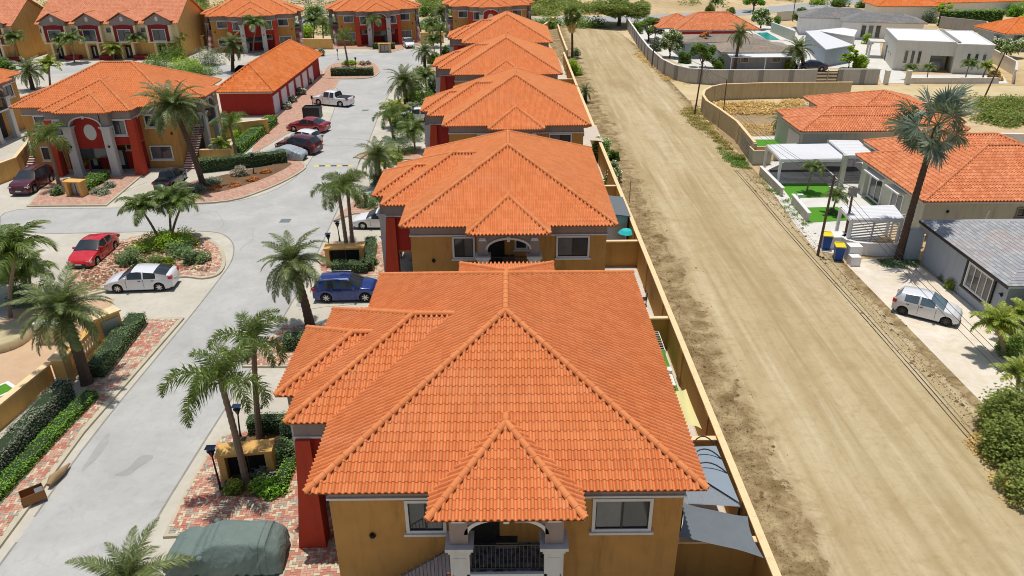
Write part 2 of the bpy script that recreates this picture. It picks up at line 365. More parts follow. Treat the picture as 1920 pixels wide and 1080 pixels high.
def kiosk_lamp(parent, o, xd):
    if 'lamp' not in _wc: _wc['lamp'] = MB().box(-.05, .05, -.12, .12, 0, .05).box(-.04, .04, .05, .09, .05, .2).lathe([(.03, -.2), (.1, .0), (.12, .03), (.0, .14)], 8, 0, (0, 0, 0)).mesh('wall_lamp', ['iron'])
    x = Vector(xd).normalized(); n = x.cross(Vector((0, 0, 1)))
    inst('wall_lamp', _wc['lamp'], parent, frame(Vector(o), xd))
# ---------------------------------------------------------------- tiled roofs
def tile_arrays(u0, v0, nu, nv, p, c, n, prof, th, skip=None):
    js = np.arange(nu*n+1); us = u0+js*p/n; hs = np.array([prof((j % n)/n) for j in js])
    V = []; F = []; UV = []; K = []
    L = len(js); base = 0
    rr = np.random.RandomState(5)
    for k in range(nv):
        tv = rr.rand(nu)
        vb = v0+k*c; vt = vb+c
        V.append(np.stack([us, np.full(L, vb), hs+th], 1)); V.append(np.stack([us, np.full(L, vt), hs], 1))
        V.append(np.stack([us, np.full(L, vb), hs-(.0 if k else .05)], 1)); V.append(np.stack([us, np.full(L, vb), hs+th], 1))
        for j in range(L-1):
            cell = j//n
            if skip and (k, cell) in skip: continue
            F.append((base+j, base+j+1, base+L+j+1, base+L+j)); UV.append(tv[cell]); K.append(True)
            F.append((base+2*L+j, base+2*L+j+1, base+3*L+j+1, base+3*L+j)); UV.append(tv[cell]*.5); K.append(False)
        base += 4*L
    return np.concatenate(V), F, UV, K
def roll(t): return .118*math.sin(math.pi*t/.78) if 0 < t < .78 else (.02 if .84 < t < .96 else -.01)
def bar(t): return 0.0
_tilemesh = {}
def roof(parent, planes, mat, n=5, p=.21, c=.35, prof=roll, th=.02, parts=0, off=.0, kind='stuff'):
    """planes: convex polygons of the roof, first edge = eave, counter-clockwise seen from above"""
    A = MB(); allparts = []
    for pl in planes:
        P = [Vector(q) for q in pl]; U = (P[1]-P[0]).normalized(); Nn = (P[1]-P[0]).cross(P[-1]-P[0]).normalized(); V = Nn.cross(U)
        T = Matrix(((U.x, V.x, Nn.x, P[0].x), (U.y, V.y, Nn.y, P[0].y), (U.z, V.z, Nn.z, P[0].z), (0, 0, 0, 1)))
        q2 = [Vector(((q-P[0]).dot(U), (q-P[0]).dot(V))) for q in P]
        u0 = min(q.x for q in q2); u1 = max(q.x for q in q2); v1 = max(q.y for q in q2)
        nu = int(math.ceil((u1-u0)/p)); nv = int(math.ceil(v1/c)); u0 -= (nu*p-(u1-u0))/2
        skip = set()
        if parts and pl[0][1] < 0 and abs(pl[0][1]-pl[1][1]) < .01:
            ne = len(q2)
            for k in range(nv):
                for j in range(nu):
                    ok = True
                    for cx, cy in ((u0+j*p, k*c), (u0+j*p+p, k*c), (u0+j*p, k*c+c), (u0+j*p+p, k*c+c)):
                        for e in range(1, ne):
                            a, b = q2[e], q2[(e+1) % ne]; d = b-a
                            if d.x*(cy-a.y)-d.y*(cx-a.x) < .12*d.length: ok = False
                    if ok: allparts.append((k, j, T, u0, pl[0][1])); 
        A_pl = (P, T, q2, u0, nu, nv)
        A.__dict__.setdefault('pls', []).append(A_pl)
    chosen = []
    if parts:
        allparts.sort(key=lambda t: (t[4]+t[0]*c*.9, abs(t[1]*p))); chosen = allparts[:parts]
    for P, T, q2, u0, nu, nv in A.pls:
        skip = {(k, j) for k, j, TT, uu, _ in chosen if TT is T}
        V, F, UV, K = tile_arrays(u0, 0, nu, nv, p, c, n, prof, th, skip)
        me = bpy.data.meshes.new('t'); me.from_pydata(V.tolist(), [], F); bm = bmesh.new(); bm.from_mesh(me); bpy.data.meshes.remove(me)
        lay = bm.faces.layers.float.new('tv'); bm.faces.ensure_lookup_table()
        for i, f in enumerate(bm.faces): f[lay] = UV[i]; f.smooth = K[i]
        ne = len(q2)
        for e in range(1, ne):
            a, b = q2[e], q2[(e+1) % ne]; d = (b-a); no = Vector((d.y, -d.x, 0)).normalized()
            bmesh.ops.bisect_plane(bm, geom=bm.verts[:]+bm.edges[:]+bm.faces[:], dist=1e-5, plane_co=(a.x, a.y, 0), plane_no=no, clear_outer=True)
        loose = [v for v in bm.verts if not v.link_faces]; bmesh.ops.delete(bm, geom=loose, context='VERTS')
        bm.verts.index_update(); b0 = len(A.v)
        for v in bm.verts: w = T @ v.co; A.v.append((w.x, w.y, w.z+off))
        for f in bm.faces: A.f.append(tuple(b0+v.index for v in f.verts)); A.m.append(0); A.uv.append(f[lay]); A.sm.append(f.smooth)
        bm.free()
    deck = MB()
    for pl in planes: deck.add([(q[0], q[1], q[2]-.035+off) for q in pl], [tuple(range(len(pl)))])
    o = deck.build('roof', mat, parent); A.build('roof_tiles', mat, o, kind='stuff')
    if chosen:
        if 'x' not in _tilemesh:
            for i in range(5):
                V, F, UV, K = tile_arrays(0, 0, 1, 1, p, c, 10, prof, th)
                b = MB(); b.v = [tuple(v) for v in V]; b.f = list(F); b.m = [0]*len(F); b.uv = [.1+.2*i]*len(F); b.sm = K
                _tilemesh[i] = b.mesh('roof_tile', [mat])
            _tilemesh['x'] = 1
        for k, j, T, uu, _ in chosen:
            inst('roof_tile', _tilemesh[rnd.randrange(5)], o, T @ Matrix.Translation((uu+j*p, k*c, .0)))
    return o
_cap = {}
def caps(parent, lines, mat, r=.12, seg=.42, single=False, name='hip_tile', holder=None):
    """half-round ridge and hip tiles along each (low, high) line"""
    def capmesh(b, T, uv):
        k = 7; vs = []
        for x, rr, zz in ((0, r*1.03, .008), (seg+.02, r*.99, -.002)):
            for j in range(k+1):
                t = math.pi*(j/k); vs.append(T @ Vector((x, rr*math.cos(t), zz+rr*math.sin(t)*.95-.02)))
        b.add(vs, [(j, k+1+j, k+2+j, j+1) for j in range(k)], 0, uv, True)
        b.add(vs[:k+1], [tuple(range(k+1))], 0, uv*.5)
    joined = MB()
    for a, z in lines:
        a = Vector(a); z = Vector(z); d = z-a; L = d.length; n = max(1, round(L/seg)); X = d.normalized()
        Y = Vector((0, 0, 1)).cross(X).normalized(); Z = X.cross(Y)
        for i in range(n):
            o = a+d*(i/n); T = Matrix(((X.x, Y.x, Z.x, o.x), (X.y, Y.y, Z.y, o.y), (X.z, Y.z, Z.z, o.z+.08), (0, 0, 0, 1)))
            if single:
                v = rnd.randrange(3); key = (r, seg, mat if isinstance(mat, str) else mat.name, v)
                if key not in _cap: b = MB(); capmesh(b, Matrix(), .2+.3*v); _cap[key] = b.mesh(name, [mat])
                inst(name, _cap[key], parent, T)
            else: capmesh(joined, T, rnd.random())
    if not single: joined.build(name+'s', mat, parent, kind='stuff')
def hip(x0, x1, y0, y1, z, sl, ins=None):
    """planes and ridge lines of a hipped roof over a rectangle"""
    w, l = x1-x0, y1-y0
    if l >= w:
        h = w/2; a = (x0+h, y0+h, z+sl*h); b = (x0+h, y1-h, z+sl*h)
        pl = [[(x0, y0, z), (x1, y0, z), a], [(x1, y0, z), (x1, y1, z), b, a], [(x1, y1, z), (x0, y1, z), b], [(x0, y1, z), (x0, y0, z), a, b]]
    else:
        h = l/2; k = ins or h; a = (x0+k, y0+h, z+sl*h); b = (x1-k, y0+h, z+sl*h)
        pl = [[(x0, y0, z), (x1, y0, z), b, a], [(x1, y0, z), (x1, y1, z), b], [(x1, y1, z), (x0, y1, z), a, b], [(x0, y1, z), (x0, y0, z), a]]
    c = [(x0, y0, z), (x1, y0, z), (x1, y1, z), (x0, y1, z)]
    li = [(c[0], a), (c[3], a if l < w else b), (c[1], b if l < w else a), (c[2], b)]
    if abs(l-w) > .2: li.append((a, b))
    return pl, li
# ---------------------------------------------------------------- the villa that repeats along the lane
ZE = 6.2; SL = .479
def arch_wall(b, T, hw, zs, rise, ztop, th, m=0, mtrim=1, tw=.13, W=None):
    """wall over an arch: half width hw, spring zs, crown zs+rise, top ztop, in the local xy plane of T"""
    old = b.T; b.T = T; n = 14; W = W or hw
    pts = [(hw*math.cos(math.pi*(1-i/n)), zs+rise*math.sin(math.pi*i/n)) for i in range(n+1)]
    for i in range(n):
        (x0, z0), (x1, z1) = pts[i], pts[i+1]
        v = [(x0, z0, 0), (x1, z1, 0), (x1, ztop, 0), (x0, ztop, 0), (x0, z0, -th), (x1, z1, -th)]
        b.add(v, [(0, 1, 2, 3), (1, 0, 4, 5)], m)
        e0 = ((x0)*(1+tw/hw), zs+(z0-zs)*(1+tw/rise)); e1 = ((x1)*(1+tw/hw), zs+(z1-zs)*(1+tw/rise))
        v = [(x0, z0, .05), (x1, z1, .05), (e1[0], e1[1], .05), (e0[0], e0[1], .05), (e1[0], e1[1], 0), (e0[0], e0[1], 0), (x0, z0, -.03), (x1, z1, -.03)]
        b.add(v, [(0, 1, 2, 3), (3, 2, 4, 5), (1, 0, 6, 7)], mtrim)
    b.box(-.09, .09, zs+rise-.12, zs+rise+.2, .051, .09, mtrim)
    b.T = old
def column(b, x0, x1, y0, y1, zt, m=0):
    cx, cy = (x0+x1)/2, (y0+y1)/2; hx, hy = abs(x1-x0)/2, abs(y1-y0)/2
    b.box(cx-hx, cx+hx, cy-hy, cy+hy, 0, zt-.3, m)
    b.box(cx-hx-.05, cx+hx+.05, cy-hy-.05, cy+hy+.05, zt-.3, zt-.12, m); b.box(cx-hx-.14, cx+hx+.14, cy-hy-.14, cy+hy+.14, zt-.12, zt, m)
    b.box(cx-hx-.05, cx+hx+.05, cy-hy-.05, cy+hy+.05, 0, .35, m)
def build_villa(hi):
    r = thing('villa', 'x', 'house')
    n = 10 if hi else 5
    b = MB(); b.box(-5.85, 5.85, -7.3, 7.3, 0, 5.38)
    b.box(-7.7, -5.85, -3.95, 3.95, 2.9, 3.0); b.build('wall', 'ochre', r)
    b = MB(); b.box(-5.86, 5.86, -7.31, 7.31, 5.46, 6.12)
    b.box(-7.8, -5.86, -4.05, 4.05, 5.46, 6.12); b.build('upper_band', 'taupe', r)
    b = MB(); b.box(-5.92, 5.92, -7.37, 7.37, 5.38, 5.46); b.box(-7.86, -5.92, -4.1, 4.1, 5.38, 5.46); b.build('string_course', 'trim', r)
    b = MB(); b.box(-6.28, 6.28, -7.86, 7.86, 6.12, 6.17); b.box(-7.9, -6.28, -4.2, 4.2, 6.121, 6.171); b.box(-8.75, -7.9, -2.5, 2.5, 6.122, 6.172)
    for s in (-1, 1): b.box(-2.3, 2.3, s*7.86, s*9.1, 6.121, 6.171)
    b.build('soffit', 'taupe', r)
    # street wing: red upper floor, arch portico between two columns
    b = MB(); b.box(-7.7, -5.86, -3.95, 3.95, 2.9, 5.38); b.box(-5.9, -5.86, -3.95, 3.95, 0, 2.9)
    b.build('red_wing', 'red', r)
    for s in (-1, 1):
        b = MB(); y0, y1 = sorted((s*3.55, s*4.25))
        b.add([(-8.3, y0-.05, 0), (-7.2, y0-.05, 0), (-7.2, y1+.05, 0), (-8.3, y1+.05, 0), (-7.95, y0, 3.0), (-7.2, y0, 3.0), (-7.2, y1, 3.0), (-7.95, y1, 3.0), (-7.75, y0, 5.37), (-7.2, y0, 5.37), (-7.2, y1, 5.37), (-7.75, y1, 5.37)],
              [(0, 1, 5, 4), (1, 2, 6, 5), (2, 3, 7, 6), (3, 0, 4, 7), (4, 5, 9, 8), (5, 6, 10, 9), (6, 7, 11, 10), (7, 4, 8, 11), (8, 9, 10, 11)])
        b.build('buttress', 'redorange', r)
        b = MB(); column(b, -8.55, -7.95, s*1.42-(-.0), s*2.2, 4.9); b.build('column', 'column', r)
        b = MB(); b.box(-8.45, -7.8, s*1.5, s*2.3, 4.9, 6.12); b.build('column_block', 'taupe', r)
        window(r, (-7.7, s*2.8, 3.85), (0, -1, 0), 1.3, 1.52, 2)
        window(r, (-5.9, s*2.55, 1.9), (0, -1, 0), 1.1, 1.05, 2)
        window(r, (-5.85, s*5.33, 4.12), (0, -1, 0), 1.9, 1.24, 2)
        window(r, (-5.85, s*5.38, .9), (0, -1, 0), 2.2, 1.42, 2)
        kiosk_lamp(r, (-5.85, s*6.75, 3.5), (0, -1, 0)); kiosk_lamp(r, (-8.55, s*1.8, 3.0), (0, -1, 0))
        d = MB(frame((-5.9, s*1.35, 0), (0, -1, 0))); d.box(-.5, .5, 0, 2.15, 0, .06).box(-.2, .2, .4, 1.9, .06, .08, 1); d.build('door', ['door', 'trim'], r)
        window(r, (5.85, s*4.9, 4.0), (0, 1, 0), 1.6, 1.2, 2); window(r, (5.85, s*1.8, 4.0), (0, 1, 0), 1.2, 1.0, 2); window(r, (5.85, s*4.9, .9), (0, 1, 0), 1.9, 1.4, 2)
        # end elevation with balcony porch
        window(r, (3.85, s*7.3, 3.92), (-s*1., 0, 0) if s > 0 else (1, 0, 0), 2.0, 1.44, 2)
        window(r, (-2.7, s*7.3, 3.92), (-1, 0, 0) if s > 0 else (1, 0, 0), 1.35, 1.44, 2)
        kiosk_lamp(r, (-4.55, s*7.3, 3.78), (-1, 0, 0) if s > 0 else (1, 0, 0))
        b = MB(); b.box(-1.75, 1.75, s*7.3, s*8.66, 3.2, 3.38, 0); b.box(-1.7, 1.7, s*7.3, s*8.55, 3.38, 3.385, 1); b.build('balcony', ['trim', 'stone_dark'], r)
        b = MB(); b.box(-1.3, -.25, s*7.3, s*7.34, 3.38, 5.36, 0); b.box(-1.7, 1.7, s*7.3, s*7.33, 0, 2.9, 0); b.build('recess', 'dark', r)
        window(r, (.75, s*7.3, 4.5), (-1, 0, 0) if s > 0 else (1, 0, 0), .8, .8, 1)
        for t in (-1, 1):
            b = MB(); x0, x1 = sorted((t*1.2, t*1.82)); column(b, x0, x1, s*8.12, s*8.66, 4.62)
            b.box(x0+.1, x1-.1, s*8.66, s*8.668, .6, 4.1); b.build('column', 'column', r)
            b = MB(); b.box(x0+.02, x1-.02, s*8.14, s*8.6, 4.62, 6.12); b.build('column_block', 'taupe', r)
            b = MB(); b.box(x0+.1, x1-.1, s*8.6, s*8.68, 5.62, 5.7); b.box(x0+.14, x1-.14, s*8.6, s*8.65, 5.7, 5.78); b.build('downlight', 'white_metal', r)
            MB().box(t*1.3, t*1.6, s*7.31, s*8.14, 5.3, 6.12).build('side_beam', 'taupe', r)
        b = MB(); arch_wall(b, frame((0, s*8.55, 0), (1, 0, 0) if s < 0 else (-1, 0, 0)), 1.22, 5.05, .6, 6.12, .35); b.build('porch_arch', ['taupe', 'trim'], r)
        b = MB(); b.box(-1.22, 1.22, s*8.5, s*8.54, 4.5, 4.55); b.box(-1.22, 1.22, s*8.5, s*8.54, 3.5, 3.53)
        x = -1.15
        while x < 1.2: b.box(x-.012, x+.012, s*8.51, s*8.534, 3.53, 4.5, nb=True); x += .13
        b.box(-.35, .35, s*8.1, s*8.4, 4.25, 4.5); b.build('railing', 'iron', r)
        # stair down towards the street side
        b = MB(); ns = 18
        for i in range(ns):
            x1 = -1.75-i*.25; z1 = 3.2-i*.178
            b.box(x1-.27, x1, s*7.36, s*8.4, z1-.05, z1, 0); b.box(x1-.25, x1-.0, s*7.42, s*8.34, z1-.2, z1-.051, 1)
        b.build('staircase', ['trim', 'redorange'], r)
        b = MB(); b.tube([(-1.75, s*8.44, 4.35), (-1.75-ns*.25, s*8.44, 1.1)], .025, 5)
        for i in range(ns*2): x1 = -1.75-i*.125; b.box(x1-.012, x1+.012, s*8.43, s*8.45, 3.15-i*.089, 4.33-i*.089, nb=True)
        b.build('stair_railing', 'iron', r)
    b = MB(); arch_wall(b, frame((-8.5, 0, 0), (0, -1, 0)), 1.45, 4.9, .85, 6.12, .6); b.build('portico_arch', ['taupe', 'trim'], r)
    b = MB(); b.box(-7.9, -7.7, -1.45, 1.45, 2.65, 5.7); T = frame((-7.9, 0, 4.22), (0, -1, 0)); b.T = T
    k = 20; b.add([(.58*math.cos(2*math.pi*i/k), .76*math.sin(2*math.pi*i/k), .03) for i in range(k)]+[(.58*math.cos(2*math.pi*i/k), .76*math.sin(2*math.pi*i/k), 0) for i in range(k)], [tuple(range(k))]+[((i+1) % k, i, i+k, (i+1) % k+k) for i in range(k)], 1)
    b.T = None; b.build('oval_panel', ['red', 'trim'], r)
    b = MB(); b.box(-7.88, -7.75, -1.45, 1.45, 1.7, 2.64); b.build('lower_glazing', 'glass', r)
    # roof
    xa, xb, ya, yb = -6.375, 6.375, -7.95, 7.95
    pl, li = hip(xa, xb, ya, yb, ZE, SL)
    def wing(x0, hw, xr):
        ax = x0+hw; z = ZE+SL*hw; a = (ax, 0, z); e = (xr, 0, z)
        return ([[(x0, hw, ZE), (x0, -hw, ZE), a], [(x0, -hw, ZE), (xr-hw, -hw, ZE), e, a], [(xr-hw, hw, ZE), (x0, hw, ZE), a, e]], [((x0, -hw, ZE), a), ((x0, hw, ZE), a), (a, e)])
    wa, la = wing(-8.0, 4.3, xa+4.3); wb, lb = wing(-8.8, 2.6, -8.0+2.6)
    pl += wa+wb; li += la+lb
    for s in (-1, 1):
        y0 = s*9.2; hw = 2.4; ay = s*5.9; z = ZE+SL*hw; a = (0, ay, z); e = (0, s*(7.95-hw), z)
        v = [(-hw, y0, ZE-.0), (hw, y0, ZE-.0)]; w = [(hw, s*7.95, ZE), (-hw, s*7.95, ZE)]
        if s < 0: pl += [[v[0], v[1], a], [v[1], w[0], e, a], [w[1], v[0], a, e]]
        else: pl += [[v[1], v[0], a], [w[0], v[1], a, e], [v[0], w[1], e, a]]
        li += [(v[0], a), (v[1], a), (a, e)]
    ro = roof(r, pl, 'tile', n, parts=300 if hi else 0)
    caps(ro, li, 'tile', single=hi)
    return r
villa_hi = build_villa(True); villa = build_villa(False)
vg = 'two-storey terracotta roofed villas of the gated lane'
villa_hi.location = (-.2, 26.15, 0); villa_hi['label'] = 'nearest ochre villa, its big terracotta roof filling the foreground'; villa_hi['group'] = vg
vspots = [(-.1, 48.45, 0, 'ochre villa directly behind the nearest one, turquoise umbrella in its side yard'),
          (.6, 71.4, 0, 'third villa from the front in the row beside the dirt road'),
          (-.3, 94.0, 0, 'fourth villa from the front in the row, palms at its street side'),
          (-.2, 116.8, 0, 'farthest villa of the row beside the dirt road, small in the distance'),
          (-39.75, 78.0, 90, 'ochre and red villa with white oval over its arch, behind the leaning date palm'),
          (-64.8, 83.0, 90, 'villa cut by the left edge, next to the villa with the leaning date palm')]
for i, (x, y, a, lb) in enumerate(vspots):
    o = villa if i == 0 else copy_tree(villa)
    o.location = (x, y, 0); o.rotation_euler = (0, 0, R(a)); o['label'] = lb; o['group'] = vg
for (c, a, lb) in (((-54.3, 141.4), 14, 'villa at the back left with outside stair, beyond the orange garage block'),
                   ((-32.6, 147.9), 15, 'villa at the head of the lane with white car parked at its right'),
                   ((-11.5, 154.5), 5, 'villa at the back just left of the dirt road, behind the farthest row villa')):
    t = R(a); x = c[0]+math.cos(t)*7.95-math.sin(t)*6.4; y = c[1]+math.sin(t)*7.95+math.cos(t)*6.4
    o = copy_tree(villa); o.location = (x, y, 0); o.rotation_euler = (0, 0, t+R(90)); o['label'] = lb; o['group'] = vg
# ---------------------------------------------------------------- ground, streets, paving
def W(pts, z=0.): return [G(x, y, z) for x, y in pts]
def sheet(name, pts, z, m, kind='structure', parent=None, **k):
    b = MB(); b.prism(pts, z, z, 0); return b.build(name, m, parent, kind=kind, **k)
def sub(b, x0, x1, y0, y1, nx, ny, fz): pass
def bend(pts, n=6, closed=True):
    """smooth closed outline through pts"""
    out = []; L = len(pts)
    for i in range(L):
        p0, p1, p2, p3 = [Vector((pts[(i+k) % L][0], pts[(i+k) % L][1])) for k in (-1, 0, 1, 2)]
        for j in range(n):
            t = j/n; out.append(.5*((2*p1)+(p2-p0)*t+(2*p0-5*p1+4*p2-p3)*t*t+(3*p1-p0-3*p2+p3)*t**3))
    return out
def inset(pts, d):
    P = [Vector((p[0], p[1])) for p in pts]; n = len(P)
    ar = sum(P[i].x*P[(i+1) % n].y-P[(i+1) % n].x*P[i].y for i in range(n)); sg = 1 if ar > 0 else -1
    out = []
    for i in range(n):
        a = (P[i]-P[i-1]).normalized(); b = (P[(i+1) % n]-P[i]).normalized()
        na = Vector((-a.y, a.x))*sg; nb = Vector((-b.y, b.x))*sg; m = (na+nb)
        k = m.length_squared
        out.append(P[i]+m*(d*2/k if k > .5 else d))
    return out
def inside(P, x, y):
    c = False; n = len(P); j = n-1
    for i in range(n):
        if (P[i][1] > y) != (P[j][1] > y) and x < (P[j][0]-P[i][0])*(y-P[i][1])/(P[j][1]-P[i][1])+P[i][0]: c = not c
        j = i
    return c
b = MB(); b.prism([(-900, -200), (900, -200), (900, 1500), (-900, 1500)], -.02, -.02); b.build('ground', 'ground', kind='structure')
sheet('parking_pavement', [(-120, 4), (-6, 4), (-6, 158), (-20, 160), (-120, 150)], 0, 'bay')
M['side_track'] = concrete('side_track_dirt', lin('cbb584'), lin('d6c69c'), .3, .3)
M['gutter'] = concrete('gutter_dirt', lin('8e8a80'), lin('a09c92'), 1.5, .3)
# dirt road with its side track and rough verges
sheet('dirt_road', [(9.3, y) for y in range(122, -6, -8)]+[ (24.4, -5), (24.2, 44), (23.4, 56), (23.9, 72), (22.6, 90), (24.4, 101), (24.4, 112.5), (27, 117), (25.5, 124), (24.5, 140), (23, 165), (22, 174), (5, 176), (7.8, 150), (9, 125)], .008, 'dirt_road')
sheet('side_track', [(24.0, 100), (28, 101), (95, 101), (95, 107), (60, 107.5), (33, 108), (24.0, 113.5)], .0085, 'side_track')
sheet('verge', [(9.1, -5), (13, -5), (13, 60), (12.2, 80), (10.6, 125), (9.0, 125)], .004, 'verge')
b = MB(); b.prism([G(1170, 40).xy, G(900, 45).xy, (-200, 178), (-200, 186), (20, 190), (60, 200), (110, 232), (250, 300), (255, 294), (112, 222), (60, 190), G(1290, 28).xy], .004, .004)
sheet('country_road', [(-200, 186), (-20, 178), (30, 180), (62, 192), (110, 222), (250, 290), (250, 300), (108, 232), (58, 201), (30, 190), (-20, 187), (-200, 196)], .012, 'asphalt_road')
# lane
lane = W([(0, 1062), (165, 826), (352, 600), (408, 528), (436, 490), (440, 458), (420, 438), (385, 433), (300, 434), (0, 440), (0, 391), (190, 391), (345, 386), (440, 379), (505, 362), (552, 336), (585, 300), (622, 222), (640, 160), (560, 148), (440, 152), (440, 118), (560, 108), (700, 96), (800, 92), (795, 118), (745, 150), (716, 200), (690, 270), (648, 360), (575, 520), (505, 640), (395, 808), (270, 1010), (215, 1130), (-60, 1130)])
for _ in range(2): lane = [p for i in range(len(lane)) for p in (lane[i].lerp(lane[(i+1) % len(lane)], .22), lane[i].lerp(lane[(i+1) % len(lane)], .78))]
sheet('lane', lane, .006, 'street')
sheet('back_street', [(-120, 121), (-50, 119), (-37, 118), (-36, 128), (-60, 130), (-120, 131)], .006, 'street')
b = MB()
for i in range(len(lane)-1):
    if abs(i) in (0,): pass
    b.seg(lane[i].xy, lane[i+1].xy, .09, .008, .012)
b.build('gutter_line', 'gutter', kind='structure')
b = MB(); r_ = random.Random(4)
for k in range(26):
    x = r_.uniform(-40, -8); y = r_.uniform(18, 110); a0 = r_.choice((0, math.pi/2))+r_.uniform(-.08, .08); p = Vector((x, y))
    for s in range(9): q = p+Vector((math.cos(a0), math.sin(a0)))*.5; a0 += r_.uniform(-.25, .25); b.seg(p, q, .025, .009, .0125); p = q
b.build('crack', 'gutter', kind='structure')
def herringbone(name, poly, z, parent, w=.125, hole=None, nparts=0, rot=.35):
    xs = [p[0] for p in poly]; ys = [p[1] for p in poly]; cx, cy = (min(xs)+max(xs))/2, (min(ys)+max(ys))/2
    ca, sa = math.cos(rot), math.sin(rot); rad = max(max(xs)-min(xs), max(ys)-min(ys))*.75; n = int(rad/w)+4
    cells = []
    for i in range(-n, n):
        for j in range(-n//2, n//2):
            a = i+4*j; c = i
            if abs(a) > n*1.0 or abs(c) > n: continue
            cells.append((a, c, 2, 1)); cells.append((a+2, c-1, 1, 2))
    out = MB(); cand = []
    for a, c, lw, lh in cells:
        x = (a+lw/2)*w; y = (c+lh/2)*w; X = cx+ca*x-sa*y; Y = cy+sa*x+ca*y
        if not inside(poly, X, Y): continue
        if hole and inside(hole, X, Y): continue
        cand.append((X, Y, lw, lh, c))
    cand.sort(key=lambda t: t[1])
    msh = {}
    for k, (X, Y, lw, lh, c) in enumerate(cand):
        hx, hy = (lw*w-.014)/2, (lh*w-.014)/2
        q = int(c*.45+rnd.random()*1.9) % 4; q = rnd.choice([q, q, 0, 1, 2]); q = min(3, q)
        dz = rnd.uniform(-.004, .004)
        T = Matrix.Translation((X, Y, z+dz)) @ Matrix.Rotation(rot+(0 if lw == 2 else math.pi/2), 4, 'Z')
        if k < nparts:
            if q not in msh: m_ = MB(); a_ = (2*w-.014)/2; b_ = (w-.014)/2; m_.box(-a_, a_, -b_, b_, -.035, 0, 0, True); msh[q] = m_.mesh('paver', [PV[q]])
            inst('paver', msh[q], parent, T)
        else:
            a_, b_ = (2*w-.014)/2, (w-.014)/2
            v = [T @ Vector(t) for t in ((-a_, -b_, 0), (a_, -b_, 0), (a_, b_, 0), (-a_, b_, 0), (-a_, -b_, -.03), (a_, -b_, -.03), (a_, b_, -.03), (-a_, b_, -.03))]
            out.add(v, [(0, 1, 2, 3), (1, 0, 4, 5), (2, 1, 5, 6), (3, 2, 6, 7), (0, 3, 7, 4)], q)
    if out.v: out.build(name, PV, parent, kind='stuff')
def island(name, pts, m='pavers', h=.12, k=.2, hole=None, nparts=0, kerbname='kerb', rot=.35, geo=True):
    b = MB(); b.prism(pts, -.02, h, 0); o = b.build(name, 'kerb', kind='structure')
    i = inset(pts, k)
    if geo:
        sheet('paver_bed', i, h+.004, 'joint', kind=None, parent=o); herringbone('pavers', i, h+.02, o, hole=hole, nparts=nparts, rot=rot)
    else: sheet('paver_field', i, h+.006, 'paver_far', kind=None, parent=o)
    return o
M['slab'] = concrete('grey_slab', lin('b4b2b0'), lin('c2c0be'), 1.0, .2); M['joint_dark'] = plain('dark_joint', lin('4a4a4a'), .9)
P1 = W([(-30, 1075), (0, 1030), (160, 812), (346, 598), (222, 597), (172, 700), (95, 830), (0, 942), (-30, 985)])
island('left_pavement', P1, k=.28, nparts=300, rot=.15)
P2 = W([(306, 1010), (352, 915), (398, 838), (420, 818), (470, 808), (560, 800), (640, 800), (650, 1100), (520, 1100), (545, 1010), (530, 1000)])
island('front_pavement', P2, k=.16, nparts=300, rot=.1)
P3 = bend(W([(135, 500), (165, 470), (285, 438), (365, 437), (412, 462), (424, 490), (412, 515), (380, 524), (330, 522), (200, 548), (120, 560)]), 4)
island('round_island', P3, k=.3, rot=.5)
sheet('planting_bed', inset(P3, .95), .14, 'bed')
island('mid_pavement', W([(598, 478), (618, 455), (735, 455), (738, 540), (690, 521), (600, 521)]), k=.15)
sheet('planting_bed', W([(415, 935), (440, 838), (470, 815), (560, 815), (560, 860), (535, 938)]), .145, 'bed')
sheet('planting_bed', bend(W([(365, 368), (372, 345), (420, 330), (530, 308), (545, 312), (500, 335), (430, 358)]), 3), .13, 'bed')
island('hedge_pavement', W([(455, 690), (500, 640), (530, 612), (600, 612), (600, 690)]), k=.15)
island('side_pavement', W([(625, 416), (668, 372), (740, 372), (740, 402), (665, 402)]), k=.12, geo=False)
island('corner_pavement', W([(-20, 434), (26, 435), (30, 446), (0, 463), (-20, 470)]), geo=False)
island('villa_front_pavement', W([(50, 388), (92, 338), (160, 332), (270, 328), (200, 387)]), k=.2, geo=False)
island('curved_pavement', bend(W([(345, 380), (350, 345), (400, 335), (480, 322), (540, 300), (566, 303), (574, 316), (540, 338), (490, 360), (430, 378)]), 3), k=.2, geo=False)
island('garage_pavement', W([(519, 218), (600, 132), (640, 146), (606, 200), (560, 240), (520, 262), (470, 292), (478, 262)]), k=.1, geo=False, h=.05)
island('back_island', bend(W([(604, 140), (625, 120), (690, 116), (712, 128), (706, 142), (680, 148), (615, 148)]), 3), geo=False)
island('head_pavement', W([(600, 100), (610, 92), (690, 92), (735, 98), (790, 84), (790, 78), (600, 84)]), k=.25, geo=False, h=.06)
for pts in ([(662, 296), (690, 282), (790, 280), (790, 300), (690, 300)], [(715, 225), (760, 185), (815, 170), (815, 195), (745, 228)], [(765, 150), (790, 128), (850, 120), (850, 142)]):
    island('lane_side_island', W(pts), k=.15, geo=False)
